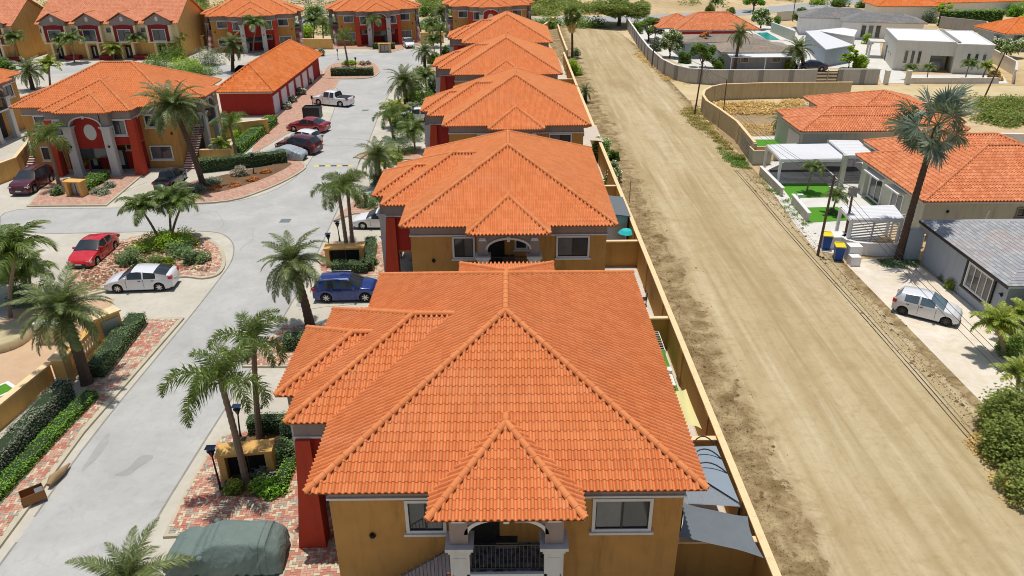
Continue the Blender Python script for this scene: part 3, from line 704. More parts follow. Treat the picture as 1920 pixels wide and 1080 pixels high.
# ground of the right-hand plots
M['lot'] = concrete('dry_lot_earth', lin('9a8260'), lin('b49c74'), .5, .5)
sheet('lot_ground', [(24, 73), (24, 91), (26.5, 97), (52, 97), (52, 73)], .006, 'lot')
sheet('driveway', W([(1588, 497), (1600, 488), (1700, 480), (1780, 540), (1960, 690), (1990, 830), (1860, 775)]), .012, 'driveway')
b = MB()
for i in range(5):
    t = i/5
sheet('patio', W([(1425, 325), (1450, 302), (1620, 298), (1680, 420), (1600, 480), (1530, 470), (1490, 420)]), .01, 'whitepath')
pt = sheet('patio_paving', W([(1450, 345), (1442, 318), (1480, 300), (1615, 305), (1640, 345), (1560, 343)]), .018, 'joint_dark')
pw_ = W([(1450, 345), (1442, 318), (1480, 300), (1615, 305), (1640, 345), (1560, 343)]); sm_ = MB().box(-.54, .54, -.54, .54, .0, .03, 0, True).mesh('slab', ['slab'])
for i in range(14):
    for j in range(9):
        x, y = 24.2+i*1.12, 59.6+j*1.12
        if inside(pw_, x, y): inst('slab', sm_, pt, Matrix.Translation((x, y, .012)))
for pts, lb in (([(1460, 344), (1550, 343), (1566, 370), (1482, 372)], 'upper lawn'), ([(1500, 390), (1570, 388), (1600, 413), (1516, 418)], 'lower lawn'), ([(1395, 262), (1470, 262), (1474, 276), (1410, 277)], 'far lawn'), ([(1620, 370), (1645, 368), (1680, 390), (1650, 396)], 's')):
    sheet('lawn', W(pts), .03, 'turf')
sheet('white_path', W([(1388, 256), (1475, 256), (1475, 262), (1390, 263)]), .02, 'whitepath')
sheet('compound_yard', W([(1180, 55), (1235, 100), (1292, 130), (1650, 128), (1650, 60), (1300, 40)]), .006, 'whitepath')
sheet('white_drive', W([(1652, 156), (1640, 100), (1668, 118), (1700, 140), (1880, 140), (1890, 157)]), .012, 'whitepath')
# side yards between villas and the wall
sheet('side_yard', [(5.85, 20), (8.9, 20), (8.9, 36.5), (5.85, 36.5)], .01, 'yardtile')
sheet('front_yard', [(5.6, 10), (9.2, 10), (9.2, 20), (5.6, 20)], .012, 'brownyard')
sheet('second_yard', [(5.85, 36.7), (8.9, 36.7), (8.9, 64), (5.85, 64)], .01, 'yardtile')
sheet('far_yards', [(5.85, 64), (8.9, 64), (8.9, 126), (5.85, 126)], .01, 'yardtile')
sheet('yard_turf', [(6.6, 32.4), (8.8, 32.4), (8.8, 36.9), (6.6, 36.9)], .02, 'turf')
sheet('path_under_row', [(-6, 4), (5.85, 4), (5.85, 130), (-6, 130)], .004, 'bay')
# stones and clods on the verge
b = MB()
for i in range(9000):
    y = rnd.uniform(8, 70)**1.0; x = 9.4+abs(rnd.gauss(0, 1.1)) if i % 3 else 22.9+rnd.gauss(0, .45)
    s = rnd.uniform(.015, .055)*(1+(rnd.random() < .05)*1.8); z = .01
    q = [Vector((rnd.uniform(-1, 1), rnd.uniform(-1, 1), 0)).normalized()*s for _ in range(1)][0]
    t = Vector((-q.y, q.x, 0))*rnd.uniform(.6, 1); c = Vector((x, y, z)); b.add([c+q, c+t, c-q, c-t, c+Vector((0, 0, s*.8))], [(0, 1, 4), (1, 2, 4), (2, 3, 4), (3, 0, 4)])
b.build('pebbles', 'verge', kind='stuff')
# ---------------------------------------------------------------- walls
def wall(label, pts, h, th, m, mc, name='boundary_wall', cat='wall', base=0, caph=.08, capw=.1, pil=None, parapet=None, z0=0, joints=0):
    pts = [Vector((p[0], p[1])) for p in pts]; o = thing(name, label, cat, (pts[0].x, pts[0].y, 0)); off = Vector((pts[0].x, pts[0].y))
    b = MB(); c = MB(); pb = []
    for i in range(len(pts)-1):
        p, q = pts[i]-off, pts[i+1]-off; d = (q-p).normalized()*th*.45
        b.seg(p-d*(i > 0), q+d*(i < len(pts)-2), th, z0, h); c.seg(p-d*1.2, q+d*1.2, th+capw, h+.001*(i % 2), h+caph+.001*(i % 2))
    b.build('wall_face', m, o); c.build('coping', mc, o)
    if pil:
        sp, pm = pil; dist = 0; nxt = 0; k = 0
        msh = MB().box(-.35, .35, -th/2-.06, th/2+.06, 0, h-.01).mesh('pilaster', [pm])
        for i in range(len(pts)-1):
            p, q = pts[i]-off, pts[i+1]-off; L = (q-p).length; a = math.atan2(q.y-p.y, q.x-p.x)
            while nxt < dist+L:
                t = (nxt-dist)/L; c_ = p.lerp(q, t); inst('pilaster', msh, o, Matrix.Translation((c_.x, c_.y, 0)) @ Matrix.Rotation(a, 4, 'Z')); nxt += sp
            dist += L
    return o
wall('long ochre boundary wall with cream coping between the villas and the dirt road', [(9.1, 6), (9.05, 60), (8.95, 100), (9.0, 126)], 2.05, .2, 'ochre_yard', 'cap', pil=(5.5, 'ochre_yard'))
for y, lb in ((20.3, 'low cross wall under the grey sail in the front corner yard'), (26.2, 'cross wall behind the corrugated canopy beside the nearest villa'), (37.1, 'cross wall behind the white wire rack near the nearest villa'), (48.2, 'cross wall between turquoise umbrella and black garden table'), (60, 'cross wall at the back of the second villa yard'), (83, 'cross wall beside the third and fourth villas'), (105, 'cross wall beside the farthest row villas')):
    wall(lb, [(5.86, y), (8.98, y)], 1.9, .18, 'ochre_yard', 'cap', name='cross_wall')
gw = W([(1175, 53), (1200, 92), (1215, 113), (1240, 137), (1262, 149), (1290, 156), (1335, 159), (1500, 159), (1527, 158)])
wall('long grey panelled wall with darker pilasters curving round the road corner compound', gw, 2.1, .18, 'greywall', 'white', pil=(4.3, 'greypil'))
wall('short grey panelled wall right of the brown slatted gate', W([(1572, 158), (1645, 158)]), 2.1, .18, 'greywall', 'white', pil=(3.2, 'greypil'))
o = thing('slatted_gate', 'dark brown slatted gate in the grey compound wall', 'gate', G(1549, 158)); a_ = G(1528, 158)-G(1549, 158); b_ = G(1570, 158)-G(1549, 158)
b = MB(); 
for i in range(9): b2 = MB().seg(a_.xy, b_.xy, .05, .1+i*.2, .25+i*.2).build('slat', 'door', o)
for t in (0, .5, 1): p = a_.lerp(b_, t); b.box(p.x-.06, p.x+.06, p.y-.06, p.y+.06, 0, 2.0)
b.build('gate_frame', 'steel', o)
tw = W([(1410, 304), (1378, 262), (1345, 236), (1322, 220), (1315, 208), (1318, 199), (1330, 192), (1350, 187), (1440, 184), (1592, 183)])
wall('tan block wall curving around the dry empty lot', tw, 2.0, .2, 'tanwall', 'cap', pil=(7, 'tanwall'))
wall('low white garden wall with white post beside the upper lawn', W([(1425, 327), (1465, 368)]), .75, .2, 'sage', 'white', name='garden_wall')
wall('low white garden wall beside the lower lawn', W([(1485, 381), (1514, 416)]), .75, .2, 'sage', 'white', name='garden_wall')
wall('sage garden wall behind the large white pergola', W([(1450, 301), (1560, 299), (1608, 300)]), 1.6, .2, 'sage', 'sage', name='garden_wall')
wall('beige boundary wall right of the white modern house', W([(1852, 112), (1900, 140), (1898, 157)]), 1.9, .2, 'offwhite', 'offwhite')
wall('grey wall below the long far hedge', W([(1760, 52), (1845, 62), (1860, 95)]), 2.2, .2, 'greywall', 'greywall')
wall('white boundary wall behind the fan palm at the right edge', W([(1862, 283), (1990, 286)]), 1.8, .25, 'white', 'white')
wall('white and blue pool-side wall in the far compound', W([(1445, 60), (1488, 78)]), 1.9, .2, 'sage', 'white')
wall('pale far wall beside the country road', W([(1455, 40), (1505, 36)]), 2.0, .2, 'offwhite', 'offwhite')
wall('curved low ochre wall at the far end of the row by the mesquite tree', bend(W([(988, 60), (1015, 62), (1030, 52), (1040, 42)]), 3)[:9], 1.5, .3, 'ochre_light', 'cap')
wall('low tan edge wall along the verge near the tall far palm', W([(1064, 108), (1050, 70), (1046, 56)]), 1.0, .2, 'tanwall', 'cap')
wall('low white fence wall with posts in front of the modern house', W([(1708, 156), (1868, 156)]), .7, .2, 'offwhite', 'white', pil=(3.0, 'offwhite'))
b_ = W([(1660, 158), (1700, 158)])
for i, p in enumerate(b_):
    t = MB(); t.box(-.28, .28, -.28, .28, 0, 1.9); t.box(-.34, .34, -.34, .34, 1.9, 1.98); t.build('gate_post', 'offwhite', label=('left' if i == 0 else 'right')+' square white gate post at the drive of the modern house', cat='gate post').location = p
# A-side garden walls of the ochre compound
wall('ochre wall with stepped top right of the villa stair, behind the hedge', W([(377, 305), (432, 303), (440, 290)]), 1.3, .22, 'ochre_light', 'cap', name='garden_wall')
wall('ochre garden wall under the palms left of the oval-panel villa', W([(0, 345), (38, 330), (60, 300)]), 1.8, .22, 'ochre_light', 'cap', name='garden_wall')
wall('ochre wall in front of the garage block end', W([(405, 262), (505, 250)]), 1.6, .22, 'ochre_light', 'cap', name='garden_wall')
wall('ochre wall with openings right of the back-left villa', W([(570, 92), (625, 92)]), 1.8, .3, 'ochre_light', 'cap', name='garden_wall')
wall('ochre wall with curved end between the back villas', W([(790, 82), (832, 80)]), 2.0, .3, 'ochre_light', 'cap', name='garden_wall')
wall('ochre wall right of the townhouse row below the dark tree', W([(330, 95), (385, 92)]), 2.4, .3, 'ochre_light', 'cap', name='garden_wall')
# pool yard at the lower left
sheet('pool_deck', W([(-80, 870), (0, 798), (82, 728), (170, 640), (215, 560), (60, 560), (-60, 640)]), .02, 'pooldeck')
wall('ochre pool-yard wall at the left edge with tan coping, behind the triple hedge', W([(-60, 855), (0, 803), (82, 733), (100, 718)]), 1.15, .3, 'ochre_light', 'cap', name='pool_wall')
o = thing('balustrade_wall', 'ochre balustrade wall with turned balusters beside the pool yard', 'balustrade', G(126, 714)); p0 = Vector((0, 0)); p1 = (G(203, 632)-G(126, 714)).xy; dd = (p1-p0).normalized(); L = (p1-p0).length
b = MB(); b.seg(p0, p1, .5, 0, .25); b.seg(p0, p1, .5, 1.25, 1.5); b.build('rail', 'ochre_light', o)
for t in (0, .28, 1): c = p0.lerp(p1, t); MB().box(-.33, .33, -.33, .33, 0, 1.5).box(-.4, .4, -.4, .4, 1.5, 1.62, 1).build('pier', ['ochre_light', 'cap'], o, Matrix.Translation((c.x, c.y, 0)) @ Matrix.Rotation(math.atan2(dd.y, dd.x), 4, 'Z'))
bm_ = MB().lathe([(.08, .25), (.1, .35), (.05, .5), (.1, .8), (.05, 1.05), (.09, 1.25)], 8).mesh('baluster', ['cap'])
k = int(L/.27)
for i in range(k):
    t = (i+.5)/k
    if min(abs(t), abs(t-.28), abs(t-1)) > .35/L: c = p0.lerp(p1, t); inst('baluster', bm_, o, Matrix.Translation((c.x, c.y, 0)))
o = thing('meter_box', 'ochre block with grey metal door at the end of the balustrade', 'meter cabinet', G(203, 640), R(52))
MB().box(-.5, .9, -.35, .35, 0, 1.75).box(-.6, 1.0, -.42, .42, 1.75, 1.85, 1).build('housing', ['ochre_light', 'cap'], o); MB().box(-.25, .75, -.41, -.36, .3, 1.5).build('cabinet_door', 'steel', o)
o = thing('pool_pier', 'peach pier block with blue base in the pool yard under the palm', 'pier', G(100, 640)); MB().box(-.6, .7, -.3, .3, 0, 1.3).box(-.7, .8, -.36, .36, 1.3, 1.38, 1).build('block', ['cap', 'white'], o)
o = thing('game_table', 'green topped table with white rim at the left edge of the deck', 'table', G(-12, 765)); MB(Matrix.Rotation(R(55), 4, 'Z')).box(-1.2, 1.2, -.6, .6, .7, .78).box(-1.0, 1.0, -.45, .45, .781, .79, 1).build('top', ['white', 'turf'], o)
MB(Matrix.Rotation(R(55), 4, 'Z')).box(-1, 1, -.4, .4, 0, .7).build('base', 'steel', o)
o = thing('stone_ledge', 'round-ended tan stone ledge at the left edge of the pool yard', 'seat', G(5, 640)); MB().lathe([(1.6, 0), (1.6, .5), (1.4, .6), (0, .6)], 20).build('ledge_top', 'tanwall', o)
# ---------------------------------------------------------------- garage block
g = thing('garage_block', 'long red garage block with orange roof and white doors on its right side', 'garage', (-32.75, 106.5, 0))
x0, x1, y0, y1 = -3.2, 3.25, -12.9, 13.0
MB().box(x0, x1, y0, y1, 0, 2.95).build('wall', 'red', g)
MB().box(x0-.08, x1+.08, y0-.08, y1+.08, 2.75, 2.85).box(x0-.5, x1+.5, y0-.5, y1+.5, 2.96, 3.0).build('fascia', 'trim', g)
pl, li = hip(x0-.6, x1+.6, y0-.6, y1+.8, 3.05, .7); rf = roof(g, pl, 'tile_orange', 4, .3, .4); caps(rf, li, 'tile_orange')
for i in range(7):
    if i == 6: continue
    y = -11.2+i*3.7
    d = MB(frame((x1, y, 0), (0, 1, 0))); d.box(-1.25, 1.25, 0, 2.3, 0, .05)
    for k in range(5): d.box(-1.22, 1.22, .04+k*.46, .04+k*.46+.42, .05, .065)
    d.build('garage_door', 'garage_door', g)
# ---------------------------------------------------------------- townhouses
def townhouse(label, x0, n, y=136.5, sp=6.0):
    o = thing('townhouse_row', label, 'townhouses', (x0, y, 0)); L = n*sp; D = 13.; ze = 5.9; zr = 9.6
    MB().box(0, L, 0, D, 2.9, ze).box(.2, L-.2, .05, D-.2, 0, 2.9, 1).build('wall', ['cream', 'ochre_light'], o)
    b = MB()
    for x in (0, L): s = 1 if x else -1; b.add([(x, 0, ze), (x, D, ze), (x, D/2, zr-.1), (x-s*.3, 0, ze), (x-s*.3, D, ze), (x-s*.3, D/2, zr-.1)], [(0, 1, 2), (5, 4, 3)])
    b.box(L-.02, L+.02, .02, D-.02, 0, ze); b.build('gable', 'ochre_light', o)
    pl = [[(-.4, -.6, ze-.1), (L+.4, -.6, ze-.1), (L+.4, D/2, zr), (-.4, D/2, zr)], [(L+.4, D+.6, ze-.1), (-.4, D+.6, ze-.1), (-.4, D/2, zr), (L+.4, D/2, zr)]]
    for i in range(n):
        c = (i+.5)*sp; z0 = ze+.35; z1 = ze+1.75; yb = 3.6
        pl += [[(c-2.4, -1.2, z0), (c-2.4, -1.21, z0), (c, -1.2, z1)]] if 0 else []
        pl += [[(c-2.5, yb, z0), (c-2.5, -1.2, z0), (c, -1.2, z1), (c, yb, z1)], [(c+2.5, -1.2, z0), (c+2.5, yb, z0), (c, yb, z1), (c, -1.2, z1)]]
    rf = roof(o, pl, 'tile_pale', 4, .35, .4); li = []
    for i in range(n): c = (i+.5)*sp; li += [((c, -1.2, ze+1.75), (c, 2.6, ze+1.75)), ((c-2.5, -1.15, ze+.35), (c, -1.15, ze+1.75)), ((c+2.5, -1.15, ze+.35), (c, -1.15, ze+1.75))]
    li += [((0, D/2, zr), (L, D/2, zr))]; caps(rf, li, 'tile_pale')
    for i in range(n):
        c = (i+.5)*sp
        b = MB(); b.add([(c-2.1, -.9, ze-.3), (c+2.1, -.9, ze-.3), (c+2.1, -.9, ze+.45), (c, -.9, ze+1.6), (c-2.1, -.9, ze+.45), (c-2.1, .3, ze-.3), (c+2.1, .3, ze-.3), (c+2.1, .3, ze+.45), (c-2.1, .3, ze+.45)], [(0, 1, 2, 3, 4), (1, 6, 7, 2), (5, 0, 4, 8)])
        b.build('dormer', 'taupe', o)
        k = 16; b = MB(frame((c, -.9, ze+.75), (1, 0, 0))); b.add([(.28*math.cos(2*math.pi*j/k), .4*math.sin(2*math.pi*j/k), .03) for j in range(k)], [tuple(range(k))]); b.build('oval_plaque', 'trim', o)
        b = MB(frame((c, -.35, 0), (1, 0, 0))); pts = [(1.75*math.cos(math.pi*(1-j/12)), 5.2+.55*math.sin(math.pi*(1-j/12)), .57) for j in range(13)]
        b.add([(-1.75, 2.9, .56), (1.75, 2.9, .56)]+pts[::-1], [tuple(range(15))]); b.box(-1.74, 1.74, 2.9, 5.2, 0, .55); b.build('red_bay', 'maroon', o)
        b = MB()
        for s in (-1, 1): b.box(c+s*1.76, c+s*2.1, -1.0, 0, 2.9, 5.6)
        b.box(c-2.2, c+2.2, -1.05, 0, 2.7, 2.9); b.build('pilaster_pair', 'cream', o)
        window(o, (c, -.92, 3.0), (1, 0, 0), 2.3, 2.0, 2)
        window(o, (i*sp if i else .5, 0, 4.3), (1, 0, 0), .9, .85, 1, fw=.06)
        d = MB(frame((c-.3, .05, 0), (1, 0, 0))); d.box(-.55, .55, 0, 2.2, 0, .1).box(-.12, .12, .5, 1.9, .1, .12, 1); d.build('door', ['door', 'trim'], o)
        b = MB()
        for s in (-1.25, .75): b.box(c+s, c+s+.4, -1.0, .05, 0, 2.7)
        b.build('pier', 'cap', o); MB().box(c+1.0, c+3.4, -1.6, -.2, 0, .7).build('planter', 'maroon', o)
    return o
townhouse('row of four townhouses with red arched bays and oval plaques at the top left', -81.5, 4)
townhouse('partly visible townhouse pair at the top left corner of the frame', -97.0, 2, 134.5)
# ---------------------------------------------------------------- houses right of the dirt road
def simple_house(label, boxes, roofs, wm, rm, x=0, y=0, rz=0, p=.22, c=.36, cat='house', n=4, name='house', th=.03, prof=roll, capm=True):
    o = thing(name, label, cat, (x, y, 0), rz); b = MB()
    for q in boxes: b.box(*q)
    b.build('wall', wm, o)
    pl = []; li = []; f = MB()
    for i, (x0, x1, y0, y1, z, sl, *ins) in enumerate(roofs):
        a, l = hip(x0, x1, y0, y1, z, sl, *ins); pl += a; li += l; f.box(x0+.06, x1-.06, y0+.06, y1-.06, z-.2+.003*i, z-.04-.003*i)
    f.build('fascia', 'trim', o); rf = roof(o, pl, rm, n, p, c, prof, th)
    if capm: caps(rf, li, rm)
    return o
o = simple_house('orange tiled sage house between the dry lot and the white pergola', [(.5, 16, .5, 8.3, 0, 2.9), (6.2, 17, 8.3, 14.6, 0, 2.9)], [(0, 16.6, 0, 5.5, 3.0, .32), (.4, 17, .45, 8.8, 3.003, .32), (5.6, 18, 3.0, 15.2, 3.006, .32)], 'sage', 'tile_fade', 28.75, 72.6, p=.26, th=.045)
MB().box(.44, .5, 1.2, 4.4, 0, 2.3).build('garage_door', 'white_metal', o)
o = simple_house('sage house with orange tiled roof behind the tall leaning fan palm', [(.55, 17.2, .6, 11.6, 0, 2.9), (3.2, 16, 11.6, 16, 0, 2.9)], [(0, 17.8, 0, 12.2, 3.0, .41, 7.6), (2.6, 16.6, 8, 16.6, 3.0, .40)], 'sage', 'tile_fade', 30.9, 52.6, p=.26, th=.045)
for y, w in ((4.6, 2.0), (8.4, 2.4)):
    f = window(o, (.55, y, .05), (0, -1, 0), w, 2.15, 2, trim='white_metal', sill=False)
    MB(frame((.55, y, 2.3), (0, -1, 0))).box(-w/2-.2, w/2+.2, 0, .12, 0, .7).build('door_canopy', 'white', o)
window(o, (8.2, .6, 1.5), (1, 0, 0), 1.1, .8, 2, trim='greypil'); window(o, (13.8, .6, .1), (1, 0, 0), 1.8, 2.1, 2, trim='white_metal', sill=False)
kiosk_lamp(o, (2.4, .6, 2.0), (1, 0, 0)); kiosk_lamp(o, (11.5, .6, 2.0), (1, 0, 0))
MB().box(.2, 1.6, 9.9, 10.3, 0, 2.9).build('porch_pier', 'sage', o); MB().box(-.9, -.5, 12.3, 12.7, 0, 2.9).build('porch_pier', 'sage', o)
b = MB(Matrix.Translation((16.5, 1.9, 4.05)) @ Matrix.Rotation(R(24), 4, 'X')); b.box(-1.6, 1.6, -.8, .8, 0, .08); put(b.build('solar_heater', 'solar', o))
b = MB(); b.tube([(4.6, -.4, .2), (4.9, -.4, 2.4)], .04, 5); b.tube([(3.5, -.4, 1.4), (5.1, -.4, .5)], .03, 5); b.tube([(12, -.4, 1.5), (13.5, -.6, .6)], .04, 5); b.build('drain_pipe', 'white_metal', o)
# grey shingled house
o = simple_house('white house with grey shingled roof at the right edge beside the driveway', [(.5, 14, .5, 9.8, 0, 2.9), (2.3, 14, -7, .5, 0, 2.85)], [(0, 15, 0, 10.4, 3.05, .36), (1.7, 15, -7.5, 4, 2.95, .36)], 'bluegrey', 'shingle', 28.8, 38.5, p=.3, c=.22, prof=bar, th=.02, n=1, capm=False)
f = window(o, (.5, 3.2, .85), (0, -1, 0), 2.7, 1.7, 4, trim='white_metal', sill=False); MB(frame((.5, 3.2, .7), (0, -1, 0))).box(-1.55, 1.55, 0, .12, 0, .16).box(-1.55, -1.37, .12, 2.05, 0, .12).box(1.37, 1.55, .12, 2.05, 0, .12).box(-1.55, 1.55, 2.05, 2.15, 0, .12).build('window_surround', 'iron', o)
MB().box(-.03, .0, -.05, 10.4, 2.86, 3.03).box(1.66, 1.7, -7.5, 0, 2.77, 2.93).build('gutter', 'iron', o)
b = MB(); b.box(1.0, 1.3, -1.2, -.9, 0, 2.9); b.box(1.0, 1.3, -3.0, -2.7, 0, 2.9); b.build('porch_post', 'white', o)
MB(frame((2.3, -2.4, 0), (0, -1, 0))).box(-.5, .5, 0, 2.2, 0, .08).build('door', 'doorwood', o); window(o, (2.3, -4.8, .8), (0, -1, 0), 1.6, 1.5, 2, trim='white_metal')
kiosk_lamp(o, (.5, .95, 2.0), (0, -1, 0)); kiosk_lamp(o, (2.3, -.6, 2.0), (0, -1, 0))
MB().box(-.6, .5, 10.2, 10.6, 0, 2.4).box(.5, 6, 9.8, 10.3, 2.9, 3.1).build('parapet', 'bluegrey', o)
# pergolas
def pergola(label, c, hz, z, slatn, wall_=None, nrm=.5):
    """white slatted pergola; c = four roof corners (plan), drawn from the photograph at height z"""
    P = [G(x, y, z) for x, y in c]; o = thing('pergola', label, 'pergola', (P[0].x, P[0].y, 0)); P = [p-Vector((P[0].x, P[0].y, 0)) if 0 else Vector((p.x-c0.x, p.y-c0.y, p.z)) for c0 in [P[0].copy()] for p in P]
    for i in range(slatn):
        t0, t1 = i/slatn, (i+.94)/slatn; a, b2, c2, d = P[0].lerp(P[3], t0), P[1].lerp(P[2], t0), P[1].lerp(P[2], t1), P[0].lerp(P[3], t1)
        m = MB(); m.add([a, b2, c2, d]+[q-Vector((0, 0, .05)) for q in (a, b2, c2, d)], [(0, 1, 2, 3), (1, 0, 4, 5), (3, 2, 6, 7), (0, 3, 7, 4), (2, 1, 5, 6), (7, 6, 5, 4)]); m.build('slat', 'white_metal', o)
    m = MB()
    for i in range(4): m.seg(P[i].xy, P[(i+1) % 4].xy, .12, z-.3, z-.06)
    m.build('beam', 'white_metal', o)
    for i in range(4): MB().box(-.1, .1, -.1, .1, 0, z-.06).build('post', 'white_metal', o, Matrix.Translation((P[i].x*.97, P[i].y*.97, 0)))
    return o
def order(c): return c
pergola('large white slatted pergola over the grey tiled patio', [(1465, 298), (1587, 297), (1553, 269), (1438, 271)], 0, 2.5, 14)
pergola('smaller white pergola adjoining the orange tiled sage house', [(1588, 291), (1640, 291), (1610, 263), (1553, 262)], 0, 2.6, 10)
pergola('white pergola over the car bay beside the leaning fan palm', [(1597, 410), (1695, 408), (1676, 384), (1577, 387)], 0, 2.5, 9)
o = thing('slatted_gate', 'white horizontal slatted fence under the car bay pergola', 'fence', G(1590, 458)); p1 = (G(1692, 447)-G(1590, 458)).xy
for i in range(9): MB().seg((0, 0), p1, .05, .15+i*.22, .25+i*.22).build('slat', 'white_metal', o)
for t in (0, .4, .75, 1): c = Vector((0, 0)).lerp(p1, t); MB().box(c.x-.05, c.x+.05, c.y-.05, c.y+.05, 0, 2.1).build('post', 'white_metal', o)
wall('low white curved wall at the foot of the leaning fan palm', bend(W([(1583, 462), (1600, 476), (1680, 480), (1700, 470), (1722, 460)]), 3)[:13], .9, .15, 'white', 'white', name='garden_wall')
o = thing('planter_box', 'tall sage planter box with cream rim by the lot wall', 'planter', G(1423, 305)); MB().box(-.9, .9, -.7, .7, 0, 1.4).build('box', 'sage', o); MB().box(-.95, .95, -.75, -.6, 1.4, 1.47).box(-.95, .95, .6, .75, 1.4, 1.47).box(-.95, -.8, -.6, .6, 1.4, 1.471).box(.8, .95, -.6, .6, 1.4, 1.471).box(-.8, .8, -.6, .6, 1.4, 1.41, 1).build('rim', ['cap', 'bed'], o)
o = thing('metal_gate', 'grey slatted sliding gate between tan wall and planter box', 'gate', G(1412, 304)); p1 = (G(1392, 276)-G(1412, 304)).xy
for i in range(7): MB().seg((-.3, 0), (p1.x-.3, p1.y), .05, .15+i*.22, .31+i*.22).build('slat', 'steel', o)
# white modern house
o = thing('modern_house', 'flat-roofed white modern house with narrow vertical windows', 'house', (0, 0, 0)); e1 = G(1672, 133); e2 = G(1790, 139)
c0 = G(1672, 131); X = (G(1850, 139)-c0); X.z = 0; L = X.length; o.location = c0; o.rotation_euler = (0, 0, math.atan2(X.y, X.x)); hh = 4.4
MB().box(0, L*.5, 0, 14, 0, hh).box(L*.5, L*.6, 3.2, 14, 0, hh).box(L*.62, L, -.6, 15, 0, hh-.15).box(L*.5, L*.62, -.0, 3.2, 2.4, hh-.02).build('wall', 'offwhite', o)
b = MB()
for (x0, x1, y0, y1, z) in ((0, L*.6, 0, 14, hh), (L*.62, L, -.6, 15, hh-.15)):
    b.box(x0-.05, x1+.05, y0-.05, y0+.15, z, z+.12); b.box(x0-.05, x1+.05, y1-.15, y1+.05, z, z+.12); b.box(x0-.05, x0+.15, y0+.15, y1-.15, z, z+.121); b.box(x1-.15, x1+.05, y0+.15, y1-.15, z, z+.121)
    b.box(x0+.15, x1-.15, y0+.15, y1-.15, z, z+.03)
b.build('roof', 'white', o); MB().box(L*.6, L*.67, .5, 14.5, hh-.05, hh+.06).build('roof_gutter', 'greypil', o)
for x in (L*.12, L*.19, L*.26): window(o, (x, 0, 1.1), (1, 0, 0), .5, 1.9, 1, trim='offwhite', sill=False, fw=.04)
for x in (L*.76, L*.84, L*.92): window(o, (x, -.6, 1.1), (1, 0, 0), .5, 1.9, 1, trim='white', sill=False, fw=.04)
MB().box(L*.38, L*.5, -.02, .04, 0, 2.4).build('entrance', 'glass', o)
for y in (4, 6): window(o, (0, y, 1.6), (0, -1, 0), .5, .5, 1, trim='offwhite', sill=False, fw=.05)
MB().box(-.05, 0, 8.5, 9.6, 0, 2.4).build('side_door', 'door', o)
MB().box(-2.5, -.1, 10.5, 13.8, 2.5, 2.7).box(-2.5, -2.2, 10.5, 10.8, 0, 2.5).box(-2.5, -2.2, 13.5, 13.8, 0, 2.5).build('side_canopy', 'offwhite', o)
m = MB()
for i, t in enumerate((.62,)): pass
# compound houses
simple_house('orange roofed house with patchy tiles beyond the grey compound wall', [(.6, 13, .6, 9, 0, 2.8)], [(0, 15.5, 0, 10, 3.0, .5), (-3, 6, 3, 12, 3.0, .45)], 'red', 'tile_fade', *G(1268, 57, 3.0).xy, c=.36)
o = simple_house('low house with shallow tan roof behind the flowering frangipani trees', [(.6, 12, .6, 7, 0, 2.6)], [(0, 15, 0, 9, 2.7, .16)], 'bluegrey', 'tile_tan', *G(1280, 80, 2.7).xy, prof=bar, n=1, capm=False)
window(o, (3, .6, 1), (1, 0, 0), 1.6, 1.1, 2); window(o, (7, .6, 1), (1, 0, 0), 1.2, 1.1, 1)
o = simple_house('low grey house with tan roof and long white awning along the grey wall', [(.6, 11.5, .6, 8, 0, 2.6)], [(0, 12.5, 0, 9, 2.7, .2)], 'bluegrey', 'tile_tan', *G(1352, 98, 2.7).xy, prof=bar, n=1, capm=False)
b = MB(); b.add([(1, .6, 2.5), (12, .6, 2.5), (12, -2.2, 2.3), (1, -2.2, 2.3), (1, .6, 2.42), (12, .6, 2.42), (12, -2.2, 2.22), (1, -2.2, 2.22)], [(3, 2, 1, 0), (0, 1, 5, 4), (1, 2, 6, 5), (2, 3, 7, 6), (3, 0, 4, 7), (4, 5, 6, 7)]); b.build('awning', 'white_metal', o)
for x in (1.2, 6.5, 11.8): MB().box(x-.06, x+.06, -2.1, -1.98, 0, 2.25).build('awning_post', 'white_metal', o)
window(o, (4, .6, 1), (1, 0, 0), 1.4, 1.1, 2); window(o, (9, .6, 1), (1, 0, 0), 1.4, 1.1, 2)
def flat(label, c, z, m, rm, name='outbuilding', cat='outbuilding'):
    P = [G(x, y, z) for x, y in c]; o = thing(name, label, cat, (P[0].x, P[0].y, 0)); c0 = P[0].copy(); Q = [(p.x-c0.x, p.y-c0.y) for p in P]
    b = MB(); b.prism(Q, 0, z-.12); b.build('wall', m, o); i = inset(Q, -.15); b = MB(); b.prism(i, z-.12, z, 0); b.build('roof', rm, o)
    return o
o = flat('pale blue outbuilding with bright white metal roof behind the banana plant', [(1550, 92), (1598, 84), (1532, 57), (1512, 58)], 2.8, 'bluegrey', 'white_metal')
flat('long beige flat shed behind the bright white roof', [(1600, 68), (1606, 56), (1580, 52), (1530, 57)], 2.6, 'offwhite', 'white')
o = simple_house('grey-roofed white gabled house with tall dark windows, far right centre', [(.6, 15, .6, 9, 0, 3.2), (8, 22, -4, 4, 0, 3.1)], [(0, 16, 0, 10, 3.3, .3), (7.4, 22.6, -4.6, 4.6, 3.25, .3)], 'white', 'tile_grey', *G(1500, 33, 3.3).xy, rz=R(-14), prof=bar, n=1, capm=False)
for x in (11.5, 12.8, 14.1): window(o, (x, -4, .3), (1, 0, 0), 1.0, 2.4, 1)
simple_house('far house with orange roof at the top right, left of the long hedge', [(.6, 14, .6, 9, 0, 2.8)], [(0, 15, 0, 10, 3.0, .42)], 'white', 'tile_orange', *G(1645, 12, 3.0).xy, rz=R(-4))
